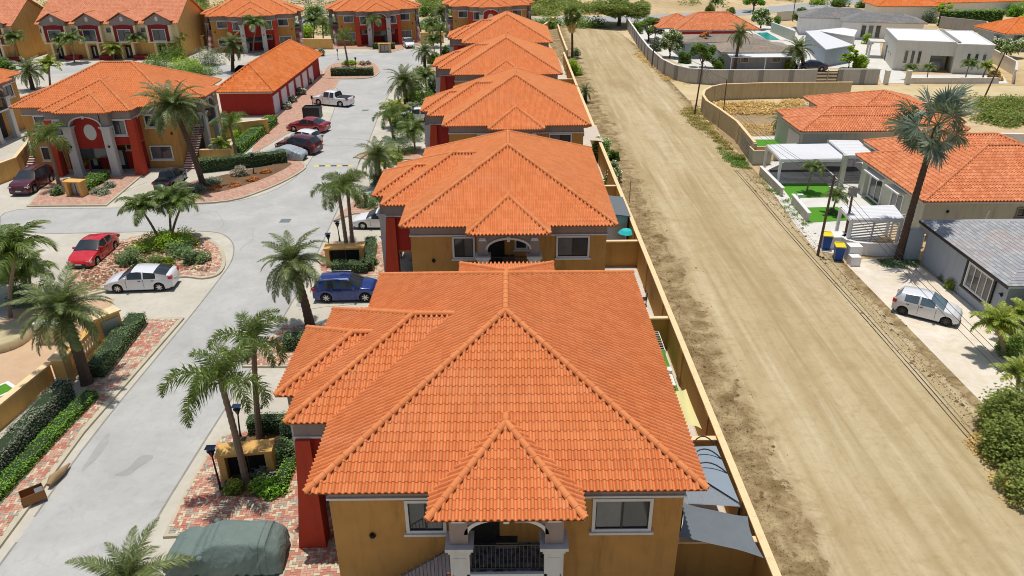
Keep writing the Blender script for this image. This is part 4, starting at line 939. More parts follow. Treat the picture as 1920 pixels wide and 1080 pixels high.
simple_house('far house with orange roof above the long hedge, top right corner', [(.6, 21, .6, 9, 0, 2.8)], [(0, 22, 0, 10, 3.0, .42)], 'white', 'tile_orange', *G(1768, 6, 3.0).xy, rz=R(8))
o = simple_house('orange roofed grey house at the right edge above the white flowering bush', [(.6, 14, .6, 9, 0, 2.8)], [(0, 15, 0, 10, 3.0, .42)], 'bluegrey', 'tile_orange', *G(1885, 64, 3.0).xy, rz=R(0))
simple_house('bluish flat-roofed far house at the very top right', [(0, 14, 0, 9, 0, 3)], [(-.3, 14.3, -.3, 9.3, 3.0, .1)], 'bluegrey', 'tile_grey', *G(1890, 8, 0).xy, prof=bar, n=1, capm=False)
sheet('swimming_pool', W([(1418, 62), (1438, 61), (1462, 75), (1440, 76)]), .06, 'water')
sheet('pool_terrace', W([(1405, 58), (1440, 55), (1475, 74), (1445, 80)]), .03, 'whitepath')
# ---------------------------------------------------------------- palms
def frond_mesh(name, L, droop, nl, ll, wd, mat, plume=False, up=.0, drop=.55, seed=0, stem='stem'):
    r = random.Random(seed); b = MB(); n = 10; pts = []; x = z = 0; a = up
    for i in range(n+1):
        pts.append(Vector((x, 0, z))); a = up-droop*(i/n)**1.3; x += L/n*math.cos(a); z += L/n*math.sin(a)
    b.tube(pts, [.035*(1-.8*i/n)+.006 for i in range(n+1)], 4, 1, False)
    for i in range(nl):
        t = .1+.9*(i+r.random()*.6)/nl; k = min(n-1, int(t*n)); f = t*n-k; p = pts[k].lerp(pts[k+1], f); d = (pts[k+1]-pts[k]).normalized(); up_ = Vector((0, 1, 0)).cross(d)*-1
        l = ll*(math.sin(math.pi*min(1, t*.86+.14))**.6)*(1-.35*t)
        for s in (-1, 1):
            lat = Vector((0, s, 0))
            if plume: th = r.uniform(-1.2, 1.5); v = (lat*math.cos(th)+up_*math.sin(th))*.9+d*r.uniform(.35, .8)
            else: v = lat*.85+d*(.35+.5*t)+up_*r.uniform(.0, .4)
            v = (v+Vector((r.uniform(-.1, .1), r.uniform(-.1, .1), 0))).normalized(); l2 = l*r.uniform(.8, 1.1)
            q1 = p+v*l2*.55; q2 = p+v*l2-Vector((0, 0, drop*l2*r.uniform(.6, 1.2))); w = d*wd*.5; uv = min(1, max(0, r.gauss(.45, .25)))
            b.add([p-w*.6, p+w*.6, q1+w, q1-w, q2], [(0, 1, 2, 3), (3, 2, 4)], 0, uv)
    return b.mesh(name, [mat, stem])
def fan_mesh(name, rad, mat, seed=0, pet=1.0, nb=26, span=250):
    r = random.Random(seed); b = MB(); b.tube([(0, 0, 0), (pet*.6, 0, .05), (pet, 0, 0)], .03, 4, 1, False); c = Vector((pet, 0, 0))
    for i in range(nb):
        a = R(-span/2+span*i/(nb-1)); v = Vector((math.cos(a), math.sin(a), r.uniform(-.1, .12))); q = Vector((-math.sin(a), math.cos(a), 0)); l = rad*(1-.18*abs(i/(nb-1)-.5)*2)*r.uniform(.85, 1.05)
        w = rad*(.055 if mat == 'lf_blue' else .085); up = Vector((0, 0, .05 if i % 2 else -.03)); m1 = c+v*l*.6+up; e = c+v*l-Vector((0, 0, rad*.16*r.random()))
        b.add([c, m1+q*w, m1-q*w, e+q*.01, e-q*.01], [(0, 2, 1), (1, 2, 4, 3)], 0, min(1, max(0, r.gauss(.45, .22))))
    return b.mesh(name, [mat, 'stem'])
FM = {}
def fronds(kind):
    if kind not in FM:
        if kind == 'date': FM[kind] = [frond_mesh('frond', 2.75, dr, 66, .68, .045, 'lf_date', False, .1, .3, i) for i, dr in enumerate((1.0, 1.3, 1.6))]
        if kind == 'fox': FM[kind] = [frond_mesh('frond', 2.9, dr, 120, .74, .05, 'lf_palm', True, .3, .4, i) for i, dr in enumerate((2.1, 2.6, 3.0))]
        if kind == 'adon': FM[kind] = [frond_mesh('frond', 1.9, dr, 56, .68, .06, 'lf_palm', False, .3, .7, i) for i, dr in enumerate((1.6, 2.0, 2.3))]
        if kind == 'yel': FM[kind] = [frond_mesh('frond', 1.9, dr, 40, .66, .09, 'lf_yel', False, .3, .4, i) for i, dr in enumerate((1.2, 1.6, 2.0))]
        if kind == 'fan': FM[kind] = [fan_mesh('frond', .8, 'lf_palm', i, .8) for i in range(3)]
        if kind == 'bis': FM[kind] = [fan_mesh('frond', 1.25, 'lf_blue', i, 1.5, 28, 250) for i in range(3)]
        if kind == 'skirt': FM[kind] = [fan_mesh('frond', .7, 'lf_dry', 9, .5)]
    return FM[kind]
NF = {'date': 42, 'fox': 12, 'adon': 16, 'yel': 16, 'fan': 22, 'bis': 30}
TR = {'date': (.26, 'bark_dark'), 'fox': (.15, 'bark'), 'adon': (.09, 'bark'), 'yel': (.12, 'bark'), 'fan': (.16, 'bark_dark'), 'bis': (.3, 'bark_dark')}
def palm(kind, label, base, crown, size=1., nf=None, group=None, low=None, bend_=.15, trunk=None, z0=0, Ymode=True, parts=True, name='palm_tree'):
    g = G(*base, z0)
    d = _f+_ix*(crown[0]-960)/FPX-_iu*(crown[1]-540)/FPX; t = g.y/d[1]; C = Vector((d[0]*t, g.y, HC+d[2]*t)); H = max(.3, C.z-z0)
    o = thing(name, label, 'palm', g, 0, group); dx = C.x-g.x; r0, tm = TR[kind]; r0 *= (trunk or 1)*size**.5
    b = MB(); n = 14; pts = []; rs = []
    for i in range(n+1):
        s = i/n; pts.append((dx*(s**(1.4)), math.sin(s*math.pi)*bend_*.3, H*s)); rs.append(r0*(1.35-.5*s**.4+(.0 if kind in ('fox', 'adon') else .07*(i % 2)))*(1+.25*(s > .93 and kind == 'date')))
    fine = []; fr = []
    m = max(8, int(H/.16))
    for i in range(m+1):
        s = i/m; k = min(n-1, int(s*n)); f = s*n-k; p = Vector(pts[k]).lerp(Vector(pts[k+1]), f); fine.append(p); fr.append((rs[k]*(1-f)+rs[k+1]*f)*(1+.06*(1 if i % 2 else -1)))
    b.tube(fine, fr, 8, 0, smooth=False); b.build('trunk', tm, o)
    if kind in ('fox', 'adon'): MB().tube([(dx, 0, H-.05), (dx, 0, H+.35), (dx, 0, H+.75)], [r0*.95, r0*.8, .04], 7).build('crownshaft', 'stem', o)
    top = Vector((dx, 0, H+(.3 if kind in ('fox', 'adon') else .05))); ms = fronds(kind); N_ = nf or NF[kind]; lo = low if low is not None else {'date': -50, 'fox': -5, 'adon': 0, 'yel': -10, 'fan': -60, 'bis': -75}[kind]
    r = random.Random(hash(label) % 9973 if 0 else sum(map(ord, label)))
    for i in range(N_):
        el = 78-(78-lo)*((i+.5)/N_)**.85+r.uniform(-7, 7); az = i*137.5+r.uniform(-14, 14); sc = size*r.uniform(.84, 1.08)*(.85 if el > 60 else 1)
        if kind == 'bis': el += r.uniform(-16, 16); az += r.uniform(-35, 35); sc *= r.uniform(.62, 1.12)
        if kind in ('fan', 'bis'): roll_ = r.uniform(-1.3, 1.3)
        else: roll_ = r.uniform(-.25, .25)
        T = Matrix.Translation(top) @ Matrix.Rotation(R(az), 4, 'Z') @ Matrix.Rotation(-R(el), 4, 'Y') @ Matrix.Rotation(roll_, 4, 'X') @ Matrix.Scale(sc, 4)
        inst('frond', ms[i % len(ms)], o, T)
    if kind == 'fan':
        for i in range(12): inst('dead_frond', fronds('skirt')[0], o, Matrix.Translation(top-Vector((0, 0, .3+.12*i))) @ Matrix.Rotation(R(i*137), 4, 'Z') @ Matrix.Rotation(R(70), 4, 'Y') @ Matrix.Scale(size, 4))
    return o
dg = 'date palms'; fg = 'foxtail palms'
palm('date', 'leaning date palm between the triple hedge and the balustrade, lower left', (165, 722), (118, 580), 1.02, 40, dg)
palm('date', 'date palm with broad crown above the blue car', (582, 614), (548, 492), .95, 38, dg)
palm('date', 'tall leaning date palm in front of the oval-panel villa', (382, 352), (325, 200), 1.25, 42, dg, trunk=.85, low=-35)
palm('date', 'date palm in front of the back-left villa, left of the orange garage roof', (437, 134), (436, 84), 1.05, 36, dg)
palm('date', 'date palm at the lane edge left of the fourth row villa', (762, 202), (757, 152), 1.08, 38, dg)
palm('date', 'date palm at the lane edge left of the farthest row villa', (797, 142), (796, 96), .85, 30, dg)
palm('date', 'pale green date palm at the lane edge above the foxtail pair', (710, 350), (708, 290), .9, 30, dg)
palm('date', 'date palm only whose crown shows at the bottom edge, left of the covered car', (262, 1175), (243, 1092), .85, 30, dg)
palm('date', 'date palm at the far left, left of the oval-panel villa roof', (62, 168), (52, 132), 1.1, 30, dg)
palm('fox', 'foxtail palm with drooping plumes beside the front kiosk, nearest of its pair', (463, 908), (418, 730), 1.02, 10, fg)
palm('fox', 'foxtail palm just behind the front kiosk, right trunk of the pair', (488, 828), (476, 658), .92, 9, fg)
palm('fox', 'foxtail palm with trunk in front of the second kiosk', (653, 486), (636, 368), .95, 9, fg)
palm('fox', 'foxtail palm behind the second kiosk, near the white sedan', (661, 456), (652, 362), .9, 8, fg)
palm('fox', 'foxtail palm left of the third villa beside the white car', (738, 262), (731, 226), 1.0, 9, fg)
palm('fox', 'foxtail palm beside the maroon parked car', (112, 350), (90, 268), 1.05, 9, fg)
palm('fox', 'slim foxtail palm right of the stair of the oval-panel villa', (445, 302), (432, 240), .9, 8, fg)
palm('fox', 'lone foxtail palm in the hedged back island', (653, 126), (644, 74), 1.0, 9, fg)
palm('fox', 'foxtail palm in front of the arch of the villa at the head of the lane', (700, 88), (700, 44), .95, 9, fg)
palm('fox', 'foxtail palm beside the villa at the back, close to the row roofs', (827, 108), (826, 62), .9, 9, fg)
palm('adon', 'left leaning slender palm on the round island', (302, 460), (270, 400), 1.15, 16, 'island palms'); palm('adon', 'right leaning slender palm on the round island', (322, 452), (338, 392), 1.15, 16, 'island palms'); palm('adon', 'middle slender palm on the round island', (322, 450), (318, 385), 1.1, 14, 'island palms')
palm('fan', 'tall fan palm with dead skirt standing beside the far end of the dirt road', (1073, 107), (1072, 30), 1.25, 26)
palm('date', 'yellowing palm standing behind the grey compound wall', (1377, 135), (1388, 62), .95, 26, trunk=.9, low=-60)
palm('date', 'bushy date palm beside the white awning in the compound', (1508, 132), (1497, 92), 1.15, 34, low=-40)
palm('adon', 'small palm on the upper lawn', (1512, 362), (1523, 324), .75, 12); palm('adon', 'small palm on the lower lawn behind the utility pole', (1561, 400), (1567, 376), .75, 12)
palm('date', 'short palm in the dry lot left of the orange roof', (1460, 250), (1462, 226), .55, 20)
palm('date', 'short palm hanging over the boundary wall by the third row villa', (1098, 192), (1097, 170), .6, 20)
palm('yel', 'yellow-green palm at the right edge beside the shingled house', (1882, 668), (1868, 612), .85, 20); palm('yel', 'second yellow-green palm at the right edge nearer the camera', (1925, 640), (1922, 600), .9, 18); palm('yel', 'small arching yellow palm at the right edge above the big bush', (1905, 760), (1910, 705), .75, 16)
palm('yel', 'small bright palm in front of the oval panel', (170, 322), (168, 298), .6, 16); palm('yel', 'low bright palm by the stair foot', (415, 300), (415, 272), .7, 16)
palm('bis', 'tall leaning blue-grey fan palm over the sage house', (1684, 487), (1758, 236), 1.34, 30, trunk=.66, low=-62)
for i, (bs, cr, k, s, lb) in enumerate([((140, 118), (136, 80), 'adon', 1.4, 'palm in front of the second townhouse bay'), ((108, 112), (118, 82), 'adon', 1.3, 'palm left of the first townhouse door'), ((213, 112), (214, 96), 'yel', 1.3, 'bushy palm between townhouse doors'), ((262, 110), (258, 78), 'adon', 1.3, 'palm in front of the third townhouse bay'), ((330, 105), (330, 72), 'yel', 1.5, 'bright green palm at the right end of the townhouses'), ((95, 165), (92, 125), 'yel', 1.3, 'yellowish palm left of the oval-panel villa roof'), ((30, 115), (28, 78), 'adon', 1.4, 'palm before the leftmost townhouses'), ((345, 60), (345, 42), 'date', .9, 'dark palm beside the townhouse gable'), ((475, 100), (480, 50), 'adon', 1.6, 'palm in front of the door of the back-left villa'), ((588, 82), (590, 45), 'adon', 1.5, 'palm between the two back villas'), ((607, 85), (605, 50), 'fox', .8, 'dark foxtail palm left of the head villa'), ((830, 40), (828, 22), 'date', 1, 'dark palm between the back villas'), ((810, 88), (812, 52), 'adon', 1.5, 'palm beside the corner of the back right villa'), ((1340, 28), (1341, 8), 'adon', 1.3, 'lone palm beside the country road'), ((1715, 25), (1745, 10), 'fan', 1.2, 'dark shaggy palm left of the long hedge'), ((1207, 10), (1205, -8), 'fan', 1, 'far palm by the road bend'), ((1702, 150), (1707, 133), 'adon', .7, 'small palm left of the modern house steps'), ((1738, 148), (1741, 132), 'adon', .7, 'small palm by the modern house steps'), ((1810, 148), (1816, 126), 'adon', .9, 'small palm below the three right windows of the modern house'), ((1842, 148), (1850, 128), 'yel', .9, 'small palm at the right end of the modern house'), ((1890, 125), (1892, 100), 'adon', .8, 'palm at the right edge behind the beige wall'), ((20, 595), (28, 488), 'adon', 1.7, 'bushy palm at the left edge above the pool yard'), ((-20, 560), (-10, 500), 'adon', 1.6, 'palm cut by the left edge above the pool yard'), ((60, 560), (55, 520), 'adon', 1.2, 'low palm behind the crown of the leaning date palm')]):
    palm(k, lb, bs, cr, s, None, 'garden palms')
# ---------------------------------------------------------------- leaf clumps
def leaves(b, pts, size, r, flat=.3, m=0, tall=1.0):
    for p in pts:
        a = r.uniform(0, 6.283); t = r.uniform(-1, 1)*1.1; s = size*r.uniform(.6, 1.3)
        u = Vector((math.cos(a), math.sin(a), 0)); v = Vector((-math.sin(a)*math.cos(t), math.cos(a)*math.cos(t), math.sin(t)))
        b.add([p-u*s*.5, p+v*s*.32, p+u*s*.5, p-v*s*.32], [(0, 1, 2, 3)], m, min(1, max(0, r.gauss(.45, .25))))
def blob(centers, n, size, seed, flat=.0, shell=.55, zmin=0.02):
    r = random.Random(seed); b = MB(); pts = []; tot = sum(c[3]**2 for c in centers)
    for (x, y, z, rad, *sq) in centers:
        k = sq[0] if sq else 1
        for _ in range(int(n*rad*rad/tot)):
            v = Vector((r.gauss(0, 1), r.gauss(0, 1), r.gauss(0, 1))).normalized()*rad*(shell+(1-shell)*r.random()**.6)*(1+.12*r.uniform(-1, 1))
            p = Vector((x+v.x, y+v.y, z+v.z*k))
            if p.z > zmin: pts.append(p)
    leaves(b, pts, size, r); return b
def clumps(w, d, h, n, rmin, rmax, seed, base=0):
    r = random.Random(seed); out = []
    for i in range(n):
        a = r.uniform(0, 6.283); q = r.random()**.5; rad = r.uniform(rmin, rmax)
        out.append((w*q*math.cos(a), d*q*math.sin(a), base+r.uniform(.2, 1)*(h-base)*(1-.35*q*q), rad))
    return out
def bush(label, px, w, h, leaf='lf_bush', n=900, size=.13, seed=0, flower=None, cat='bush', name='bush', d=None, group=None, z=0):
    g = G(*px, z); o = thing(name, label, cat, g, 0, group); q_ = min(.45*w, .55*h); c = [(x, y, max(.15*h, z-q_*.5), rr_, min(1.3, h*.55/rr_)) for x, y, z, rr_ in clumps(w*.66, (d or w)*.66, h, 13, w*.32, w*.46, seed)]; n = int(n*1.7)
    blob(c, n, size, seed).build('foliage', leaf, o); MB().tube([(0, 0, 0), (0, 0, h*.5)], .05, 5).build('stem', 'branch', o)
    if flower: blob(c, n//7, size*1.1, seed+5, shell=.95).build('blossom', flower, o)
    return o
def tree(label, px, w, h, trunkh, leaf='lf_bush', n=4000, size=.22, seed=0, flower=None, flat=.5, name='tree', nl=14):
    n = int(n*1.8); g = G(*px); o = thing(name, label, 'tree', g); r = random.Random(seed); c = clumps(w*.8, w*.8, h, nl, w*.22, w*.36, seed, trunkh); c = [(x, y, z, q, flat) for x, y, z, q in c]
    b = MB(); b.tube([(0, 0, 0), (.1, 0, trunkh*.5), (0, .05, trunkh)], [w*.07, w*.055, w*.045], 7)
    for x, y, z, q, _ in c[:9]: b.tube([(0, 0, trunkh*.9), (x*.5, y*.5, trunkh+(z-trunkh)*.6), (x*.9, y*.9, z)], [w*.035, w*.022, w*.008], 5)
    b.build('trunk', 'branch', o); blob(c, n, size, seed, shell=.3).build('crown', leaf, o)
    if flower: blob(c, n//5, size*.8, seed+3, shell=.97).build('blossom', flower, o)
    return o
tree('wide mesquite tree with flat crown at the far end of the dirt road', (1160, 48), 7.2, 5.2, 2.2, 'lf_scrub', 26000, .36, 3, None, .4, nl=40)
tree('white flowering frangipani inside the grey wall curve', (1255, 108), 2.3, 4.6, 1.0, 'lf_bush', 3000, .26, 4, 'flower', .9); tree('leafy tree inside the top corner of the grey wall', (1215, 78), 3.2, 4.4, 1.2, 'lf_bush', 3600, .26, 5)
tree('bushy tree against the middle of the grey wall', (1315, 128), 2.3, 4.5, .8, 'lf_bush', 3600, .24, 6, None, .9); tree('red-leaved tree left of the yellowing palm', (1322, 105), 1.8, 4.6, 1.0, 'lf_red', 1300, .24, 7); tree('round dark green tree by the far pool', (1412, 22), 3.4, 5, 1.4, 'lf_hedgegreen', 5000, .3, 8, None, .8)
tree('white flowering frangipani beside the far pool', (1425, 55), 3.0, 3.8, 1.0, 'lf_bush', 3500, .28, 9, 'flower', .8); tree('round green tree behind the bright white roof', (1504, 52), 2.5, 4.0, 1.0, 'lf_bush', 3600, .28, 10, None, .8)
tree('white flowering bush tree at the right edge below the orange roof', (1885, 108), 2.6, 4.0, .8, 'lf_bush', 3500, .26, 11, 'flower', .9); tree('banana-like tree by the blue outbuilding', (1590, 128), 1.5, 3.2, .8, 'lf_lime', 1500, .4, 12)
tree('bright leafy tree right of the dark shaggy palm', (1765, 40), 1.8, 4.4, 1.4, 'lf_lime', 1600, .26, 13)
bush('big leafy bush at the lower right edge beside the driveway', (1912, 838), 2.7, 2.9, 'lf_scrub', 11000, .15, 14, d=2.4); bush('large green bush at the lower right corner beyond the driveway end', (1965, 925), 2.2, 2.2, 'lf_scrub', 8000, .15, 15)
bush('bright green shrub over the wall by the fourth row villa', (1075, 140), 1.7, 2.2, 'lf_lime', 2400, .2, 16); bush('green creeper shrub over the wall beside the second villa, upper part', (1128, 298), 1.1, 2.4, 'lf_hedgegreen', 2600, .15, 17, 'flower', d=2); bush('green shrub with white blossoms over the wall beside the second villa, lower part', (1150, 345), 1.0, 2.2, 'lf_bush', 2600, .15, 18, 'flower', d=1.8)
bush('dark shrub at the foot of the tall far palm', (1082, 104), .9, 1.4, 'lf_hedge', 900, .16, 19)
for i, (p, w, h, lf, fl, lb) in enumerate([((295, 468), 2.0, 1.4, 'lf_lime', None, 'lime shrub under the island palms'), ((338, 462), 1.8, 1.3, 'lf_lime', None, 'second lime shrub under the island palms'), ((243, 495), 1.1, 1.3, 'lf_hedge', None, 'clipped dark shrub at the left end of the round island'), ((370, 492), 1.0, 1.4, 'lf_hedge', None, 'clipped dark shrub at the right end of the round island'), ((345, 478), 1.4, 1.2, 'lf_hedge', None, 'dark shrub in the middle of the round island'), ((290, 497), 1.1, .9, 'lf_palm', None, 'grassy shrub at the front of the round island'), ((312, 500), .7, .6, 'lf_yel', None, 'small yellow-green shrub at the front of the round island'), ((315, 452), 1.6, .8, 'lf_bush', None, 'green shrub behind the island palms'),
        ((440, 922), .55, .7, 'lf_yel', None, 'yellow-green shrub left of the foxtail trunk'), ((500, 895), .8, .7, 'lf_hedgegrey', None, 'grey-green shrub in front of the front kiosk'), ((500, 925), 1.1, .65, 'lf_hedgegreen', None, 'bright clipped shrub at the front of the kiosk bed'), ((540, 860), .8, 1.1, 'lf_hedge', None, 'dark clipped shrub right of the front kiosk'), ((660, 505), .9, .8, 'lf_hedge', 'flower', 'shrub in front of the second kiosk'), ((690, 500), .8, 1.0, 'lf_hedge', None, 'dark shrub right of the second kiosk'),
        ((365, 362), 1.1, .9, 'lf_grey', None, 'grey shrub at the foot of the tall leaning date palm'), ((400, 345), 1.0, .8, 'lf_grey', None, 'grey-leaved shrub in the curved bed'), ((450, 330), 1.1, .9, 'lf_grey', 'pinkflower', 'flowering shrub in the curved bed'), ((408, 355), .7, .4, 'lf_red', None, 'rust coloured ground shrub in the curved bed'), ((440, 350), .8, .4, 'lf_red', None, 'rust and green low shrub in the curved bed'), ((475, 340), .8, .4, 'lf_red', None, 'rust coloured low shrub near the curved pavement end'), ((500, 325), .7, .4, 'lf_red', None, 'low rust shrub beside the lamp post'),
        ((190, 365), 1.0, .8, 'lf_grey', None, 'grey shrub beside the kiosk of the oval-panel villa'), ((205, 352), .8, .7, 'lf_grey', None, 'second grey shrub beside that kiosk'), ((110, 366), .7, .9, 'lf_hedge', None, 'clipped shrub beside the maroon car'),
        ((772, 168), 2.2, 2.4, 'lf_palm', None, 'dense green shrub beside the lane-edge date palm'), ((790, 200), 2.4, 2.6, 'lf_bush', None, 'dense shrub left of the fourth row villa'), ((765, 262), 2.4, 2.6, 'lf_hedge', None, 'dark shrub mass left of the third row villa'), ((748, 290), 1.9, 1.8, 'lf_bush', None, 'shrub in front of the third row villa'), ((690, 388), 1.1, 1.2, 'lf_hedge', None, 'dark shrub behind the white sedan'), ((712, 375), .9, 1.0, 'lf_hedge', None, 'dark shrub left of the second villa wing'), ((790, 148), 1.7, 1.8, 'lf_bush', None, 'shrub left of the farthest row villa'),
        ((540, 148), 1.0, 1.1, 'lf_grey', 'flower', 'pale shrub at the garage wall, nearest the far door'), ((588, 138), .9, 1.2, 'lf_grey', 'flower', 'pale shrub past the last garage door'), ((575, 158), .9, 1.1, 'lf_grey', 'flower', 'pale shrub between the last garage doors'), ((562, 178), .9, 1.1, 'lf_grey', 'flower', 'pale shrub between the middle garage doors'), ((548, 192), .8, 1.0, 'lf_grey', 'flower', 'pale shrub by the second garage door'), ((538, 204), .8, 1.0, 'lf_grey', 'flower', 'pale shrub by the nearest garage door'),
        ((655, 122), 1.4, .8, 'lf_lime', None, 'lime shrub in the back island'), ((685, 122), 1.2, .8, 'lf_grey', 'pinkflower', 'pink flowering shrub in the back island'), ((605, 104), 1.1, 1.3, 'lf_grey', None, 'round grey shrub at the lane head'), ((722, 80), 1.9, 3.0, 'lf_bush', None, 'tall shrub inside the portico of the head villa'),
        ((350, 132), 3.4, 2.2, 'lf_lime', None, 'bright green shrub mass left of the garage, front'), ((392, 122), 3.0, 3.0, 'lf_grey', None, 'silvery shrub left of the back villa palm'), ((325, 112), 3.2, 3.4, 'lf_bush', None, 'dense shrub in front of the right townhouse'), ((300, 128), 3.2, 2.2, 'lf_bush', None, 'shrub behind the oval-panel villa roof'), ((378, 140), 3.2, 2.0, 'lf_bush', None, 'shrub right behind the oval-panel villa'), ((60, 105), 1.5, .9, 'lf_hedge', None, 'dark low shrub before the left townhouses'), ((220, 108), 1.9, 1.8, 'lf_grey', None, 'grey-green shrub between the townhouse planters'),
        ((385, 30), 3.0, 3.2, 'lf_scrub', None, 'dark dry bush behind the back-left villa'), ((445, 262), 1.2, 1.2, 'lf_lime', None, 'bright shrub by the garage-side hedge'), ((440, 240), 1.4, 1.4, 'lf_lime', None, 'bright leafy shrub right of the villa stair'), ((1770, 505), .9, .9, 'lf_yel', None, 'yellow-green clipped shrub under the shingled house window'), ((1795, 545), .9, .9, 'lf_yel', None, 'yellow-green shrub left of the porch posts'), ((1782, 525), .9, .9, 'lf_bush', None, 'green clipped shrub between the two yellow-green ones'),
        ((1655, 375), .8, .8, 'lf_hedgegreen', None, 'green shrub by the sage house french window'), ((1560, 400), .6, .35, 'lf_hedge', None, 'small dark shrub around the lower lawn palm'), ((1385, 298), .9, .5, 'lf_scrub', None, 'weedy clump at the tan wall corner'), ((1888, 660), 1.0, 1.2, 'lf_bush', None, 'green shrub below the yellow palm at the right edge'), ((1600, 60), 2, 1.6, 'lf_bush', None, 'shrub behind the beige shed'), ((1560, 52), 2.5, 1.6, 'lf_bush', None, 'shrubs below the grey-roofed gabled house'), ((1625, 82), 1.2, 1.8, 'lf_lime', None, 'bright shrub left of the modern house'), ((1850, 100), 1.8, 1.2, 'lf_lime', None, 'bright shrub near the beige wall')]):
    bush(lb, p, w, h, lf, int(700+600*w), .13 if p[1] > 250 else .2, 30+i, fl)
for i, (p, k, s, lb) in enumerate([((800, 178), 'adon', 1.3, 'palm rising from the shrubs left of the fourth row villa'), ((778, 282), 'adon', 1.2, 'palm rising from the shrubs left of the third row villa'), ((745, 238), 'yel', 1.2, 'bright palm beside the white crossover left of the third row villa'), ((815, 108), 'adon', 1.2, 'palm left of the farthest row villa roof'), ((722, 330), 'yel', 1.0, 'bright low palm left of the second villa roof')]):
    palm(k, lb, p, (p[0]-2, p[1]-28), s, None, 'garden palms')
for i, (p, w, h, lf, lb) in enumerate([((730, 305), 1.5, 1.4, 'lf_bush', 'shrub beside the lane left of the second villa ridge'), ((758, 238), 1.6, 1.8, 'lf_bush', 'shrub beside the foxtail palm of the third villa'), ((712, 345), 1.2, 1.3, 'lf_hedge', 'dark shrub at the root of the pale green date palm'), ((780, 215), 1.6, 1.6, 'lf_grey', 'greyish shrub behind the date palm at the lane edge'), ((820, 175), 1.7, 2.2, 'lf_hedge', 'dark shrub left of the fourth villa buttress'), ((775, 190), 1.4, 1.3, 'lf_lime', 'bright shrub at the root of the lane-edge date palm'), ((840, 105), 1.6, 2.0, 'lf_bush', 'shrub left of the farthest row villa wall'), ((175, 345), 1.2, 1.0, 'lf_bush', 'shrub between the portico columns of the oval-panel villa'), ((435, 285), 1.3, 1.1, 'lf_lime', 'lime shrub right of the stair wall'), ((1668, 26), 2.2, 2.6, 'lf_bush', 'green tree below the first far orange roof'), ((1640, 30), 1.8, 2.2, 'lf_lime', 'bright tree left of the far orange roof wall'), ((1700, 32), 1.8, 2.4, 'lf_bush', 'bushy tree beside the dark shaggy palm'), ((1742, 42), 2.0, 3.2, 'lf_grey', 'greyish tree under the dark shaggy palm'), ((1900, 30), 2.6, 3.6, 'lf_hedgegreen', 'dark round tree at the top right corner'), ((1575, 12), 2.6, 2.4, 'lf_bush', 'green tree behind the grey-roofed gabled house'), ((1530, 8), 2.2, 2.0, 'lf_lime', 'low tree at the top edge above the gabled house'), ((1620, 14), 2.2, 2.0, 'lf_bush', 'shrubby tree left of the first far orange roof'), ((1450, 48), 1.8, 2.0, 'lf_bush', 'small tree between pool and pale far wall'), ((1195, 62), 1.6, 3.0, 'lf_bush', 'small tree just inside the top of the grey wall'), ((1228, 95), 1.4, 2.4, 'lf_grey', 'greyish shrub inside the grey wall bend'), ((1282, 118), 1.2, 2.2, 'lf_bush', 'green shrub left of the middle wall tree'), ((1345, 132), 1.2, 2.4, 'lf_bush', 'shrub right of the middle wall tree'), ((1480, 132), 1.1, 1.5, 'lf_yel', 'yellowish shrub under the bushy date palm'), ((1535, 132), .9, 1.2, 'lf_dry', 'dry shrub beside the dark blue car'), ((1612, 128), 1.3, 2.2, 'lf_lime', 'leafy shrub right of the banana-like tree'), ((1905, 95), 1.8, 3.0, 'lf_hedge', 'dark tree behind the white flowering bush'), ((1865, 150), 1.2, 1.4, 'lf_dry', 'dry shrub at the end of the beige wall'), ((1330, 22), 1.4, 1.6, 'lf_scrub', 'low roadside shrub left of the lone far palm'), ((1370, 25), 1.4, 1.4, 'lf_scrub', 'low roadside shrub right of the lone far palm'),
        ((640, 20), 3, 2.6, 'lf_bush', 'tree left behind the head villa'), ((590, 35), 2.6, 3.4, 'lf_bush', 'dense tree between the two back villas'), ((575, 70), 2.0, 2.6, 'lf_lime', 'bright tree behind the ochre wall with openings'), ((800, 30), 2.6, 3.4, 'lf_bush', 'dense tree right behind the head villa'), ((812, 60), 2.2, 2.6, 'lf_scrub', 'scrubby tree between head villa and right back villa'), ((350, 65), 2.6, 3.4, 'lf_bush', 'dark tree right of the townhouse gable'), ((345, 90), 2.2, 2.4, 'lf_lime', 'bright palm-like shrub below the townhouse gable'), ((370, 12), 3.4, 3.2, 'lf_scrub', 'pale green scrub tree at the top between townhouses and villa'), ((10, 135), 1.8, 2.0, 'lf_bush', 'shrub at the left edge before the townhouses'), ((120, 175), 1.7, 1.6, 'lf_yel', 'yellowish shrub behind the oval-panel villa, left'), ((815, 118), 1.3, 1.8, 'lf_bush', 'shrub between the lane and the farthest row villa'), ((5, 520), 2.0, 1.8, 'lf_bush', 'dense shrub under the palms at the left edge'), ((70, 560), 1.6, 1.4, 'lf_hedge', 'dark shrub behind the leaning date palm crown'), ((1150, 300), .7, 1.0, 'lf_bush', 'small weed shrub on the verge beside the second villa'), ((1895, 790), 1.2, 1.6, 'lf_lime', 'bright leafy shrub above the big lower right bush')]):
    bush(lb, p, w, h, lf, int(1000+900*w), .15 if p[1] > 250 else .26, 130+i)
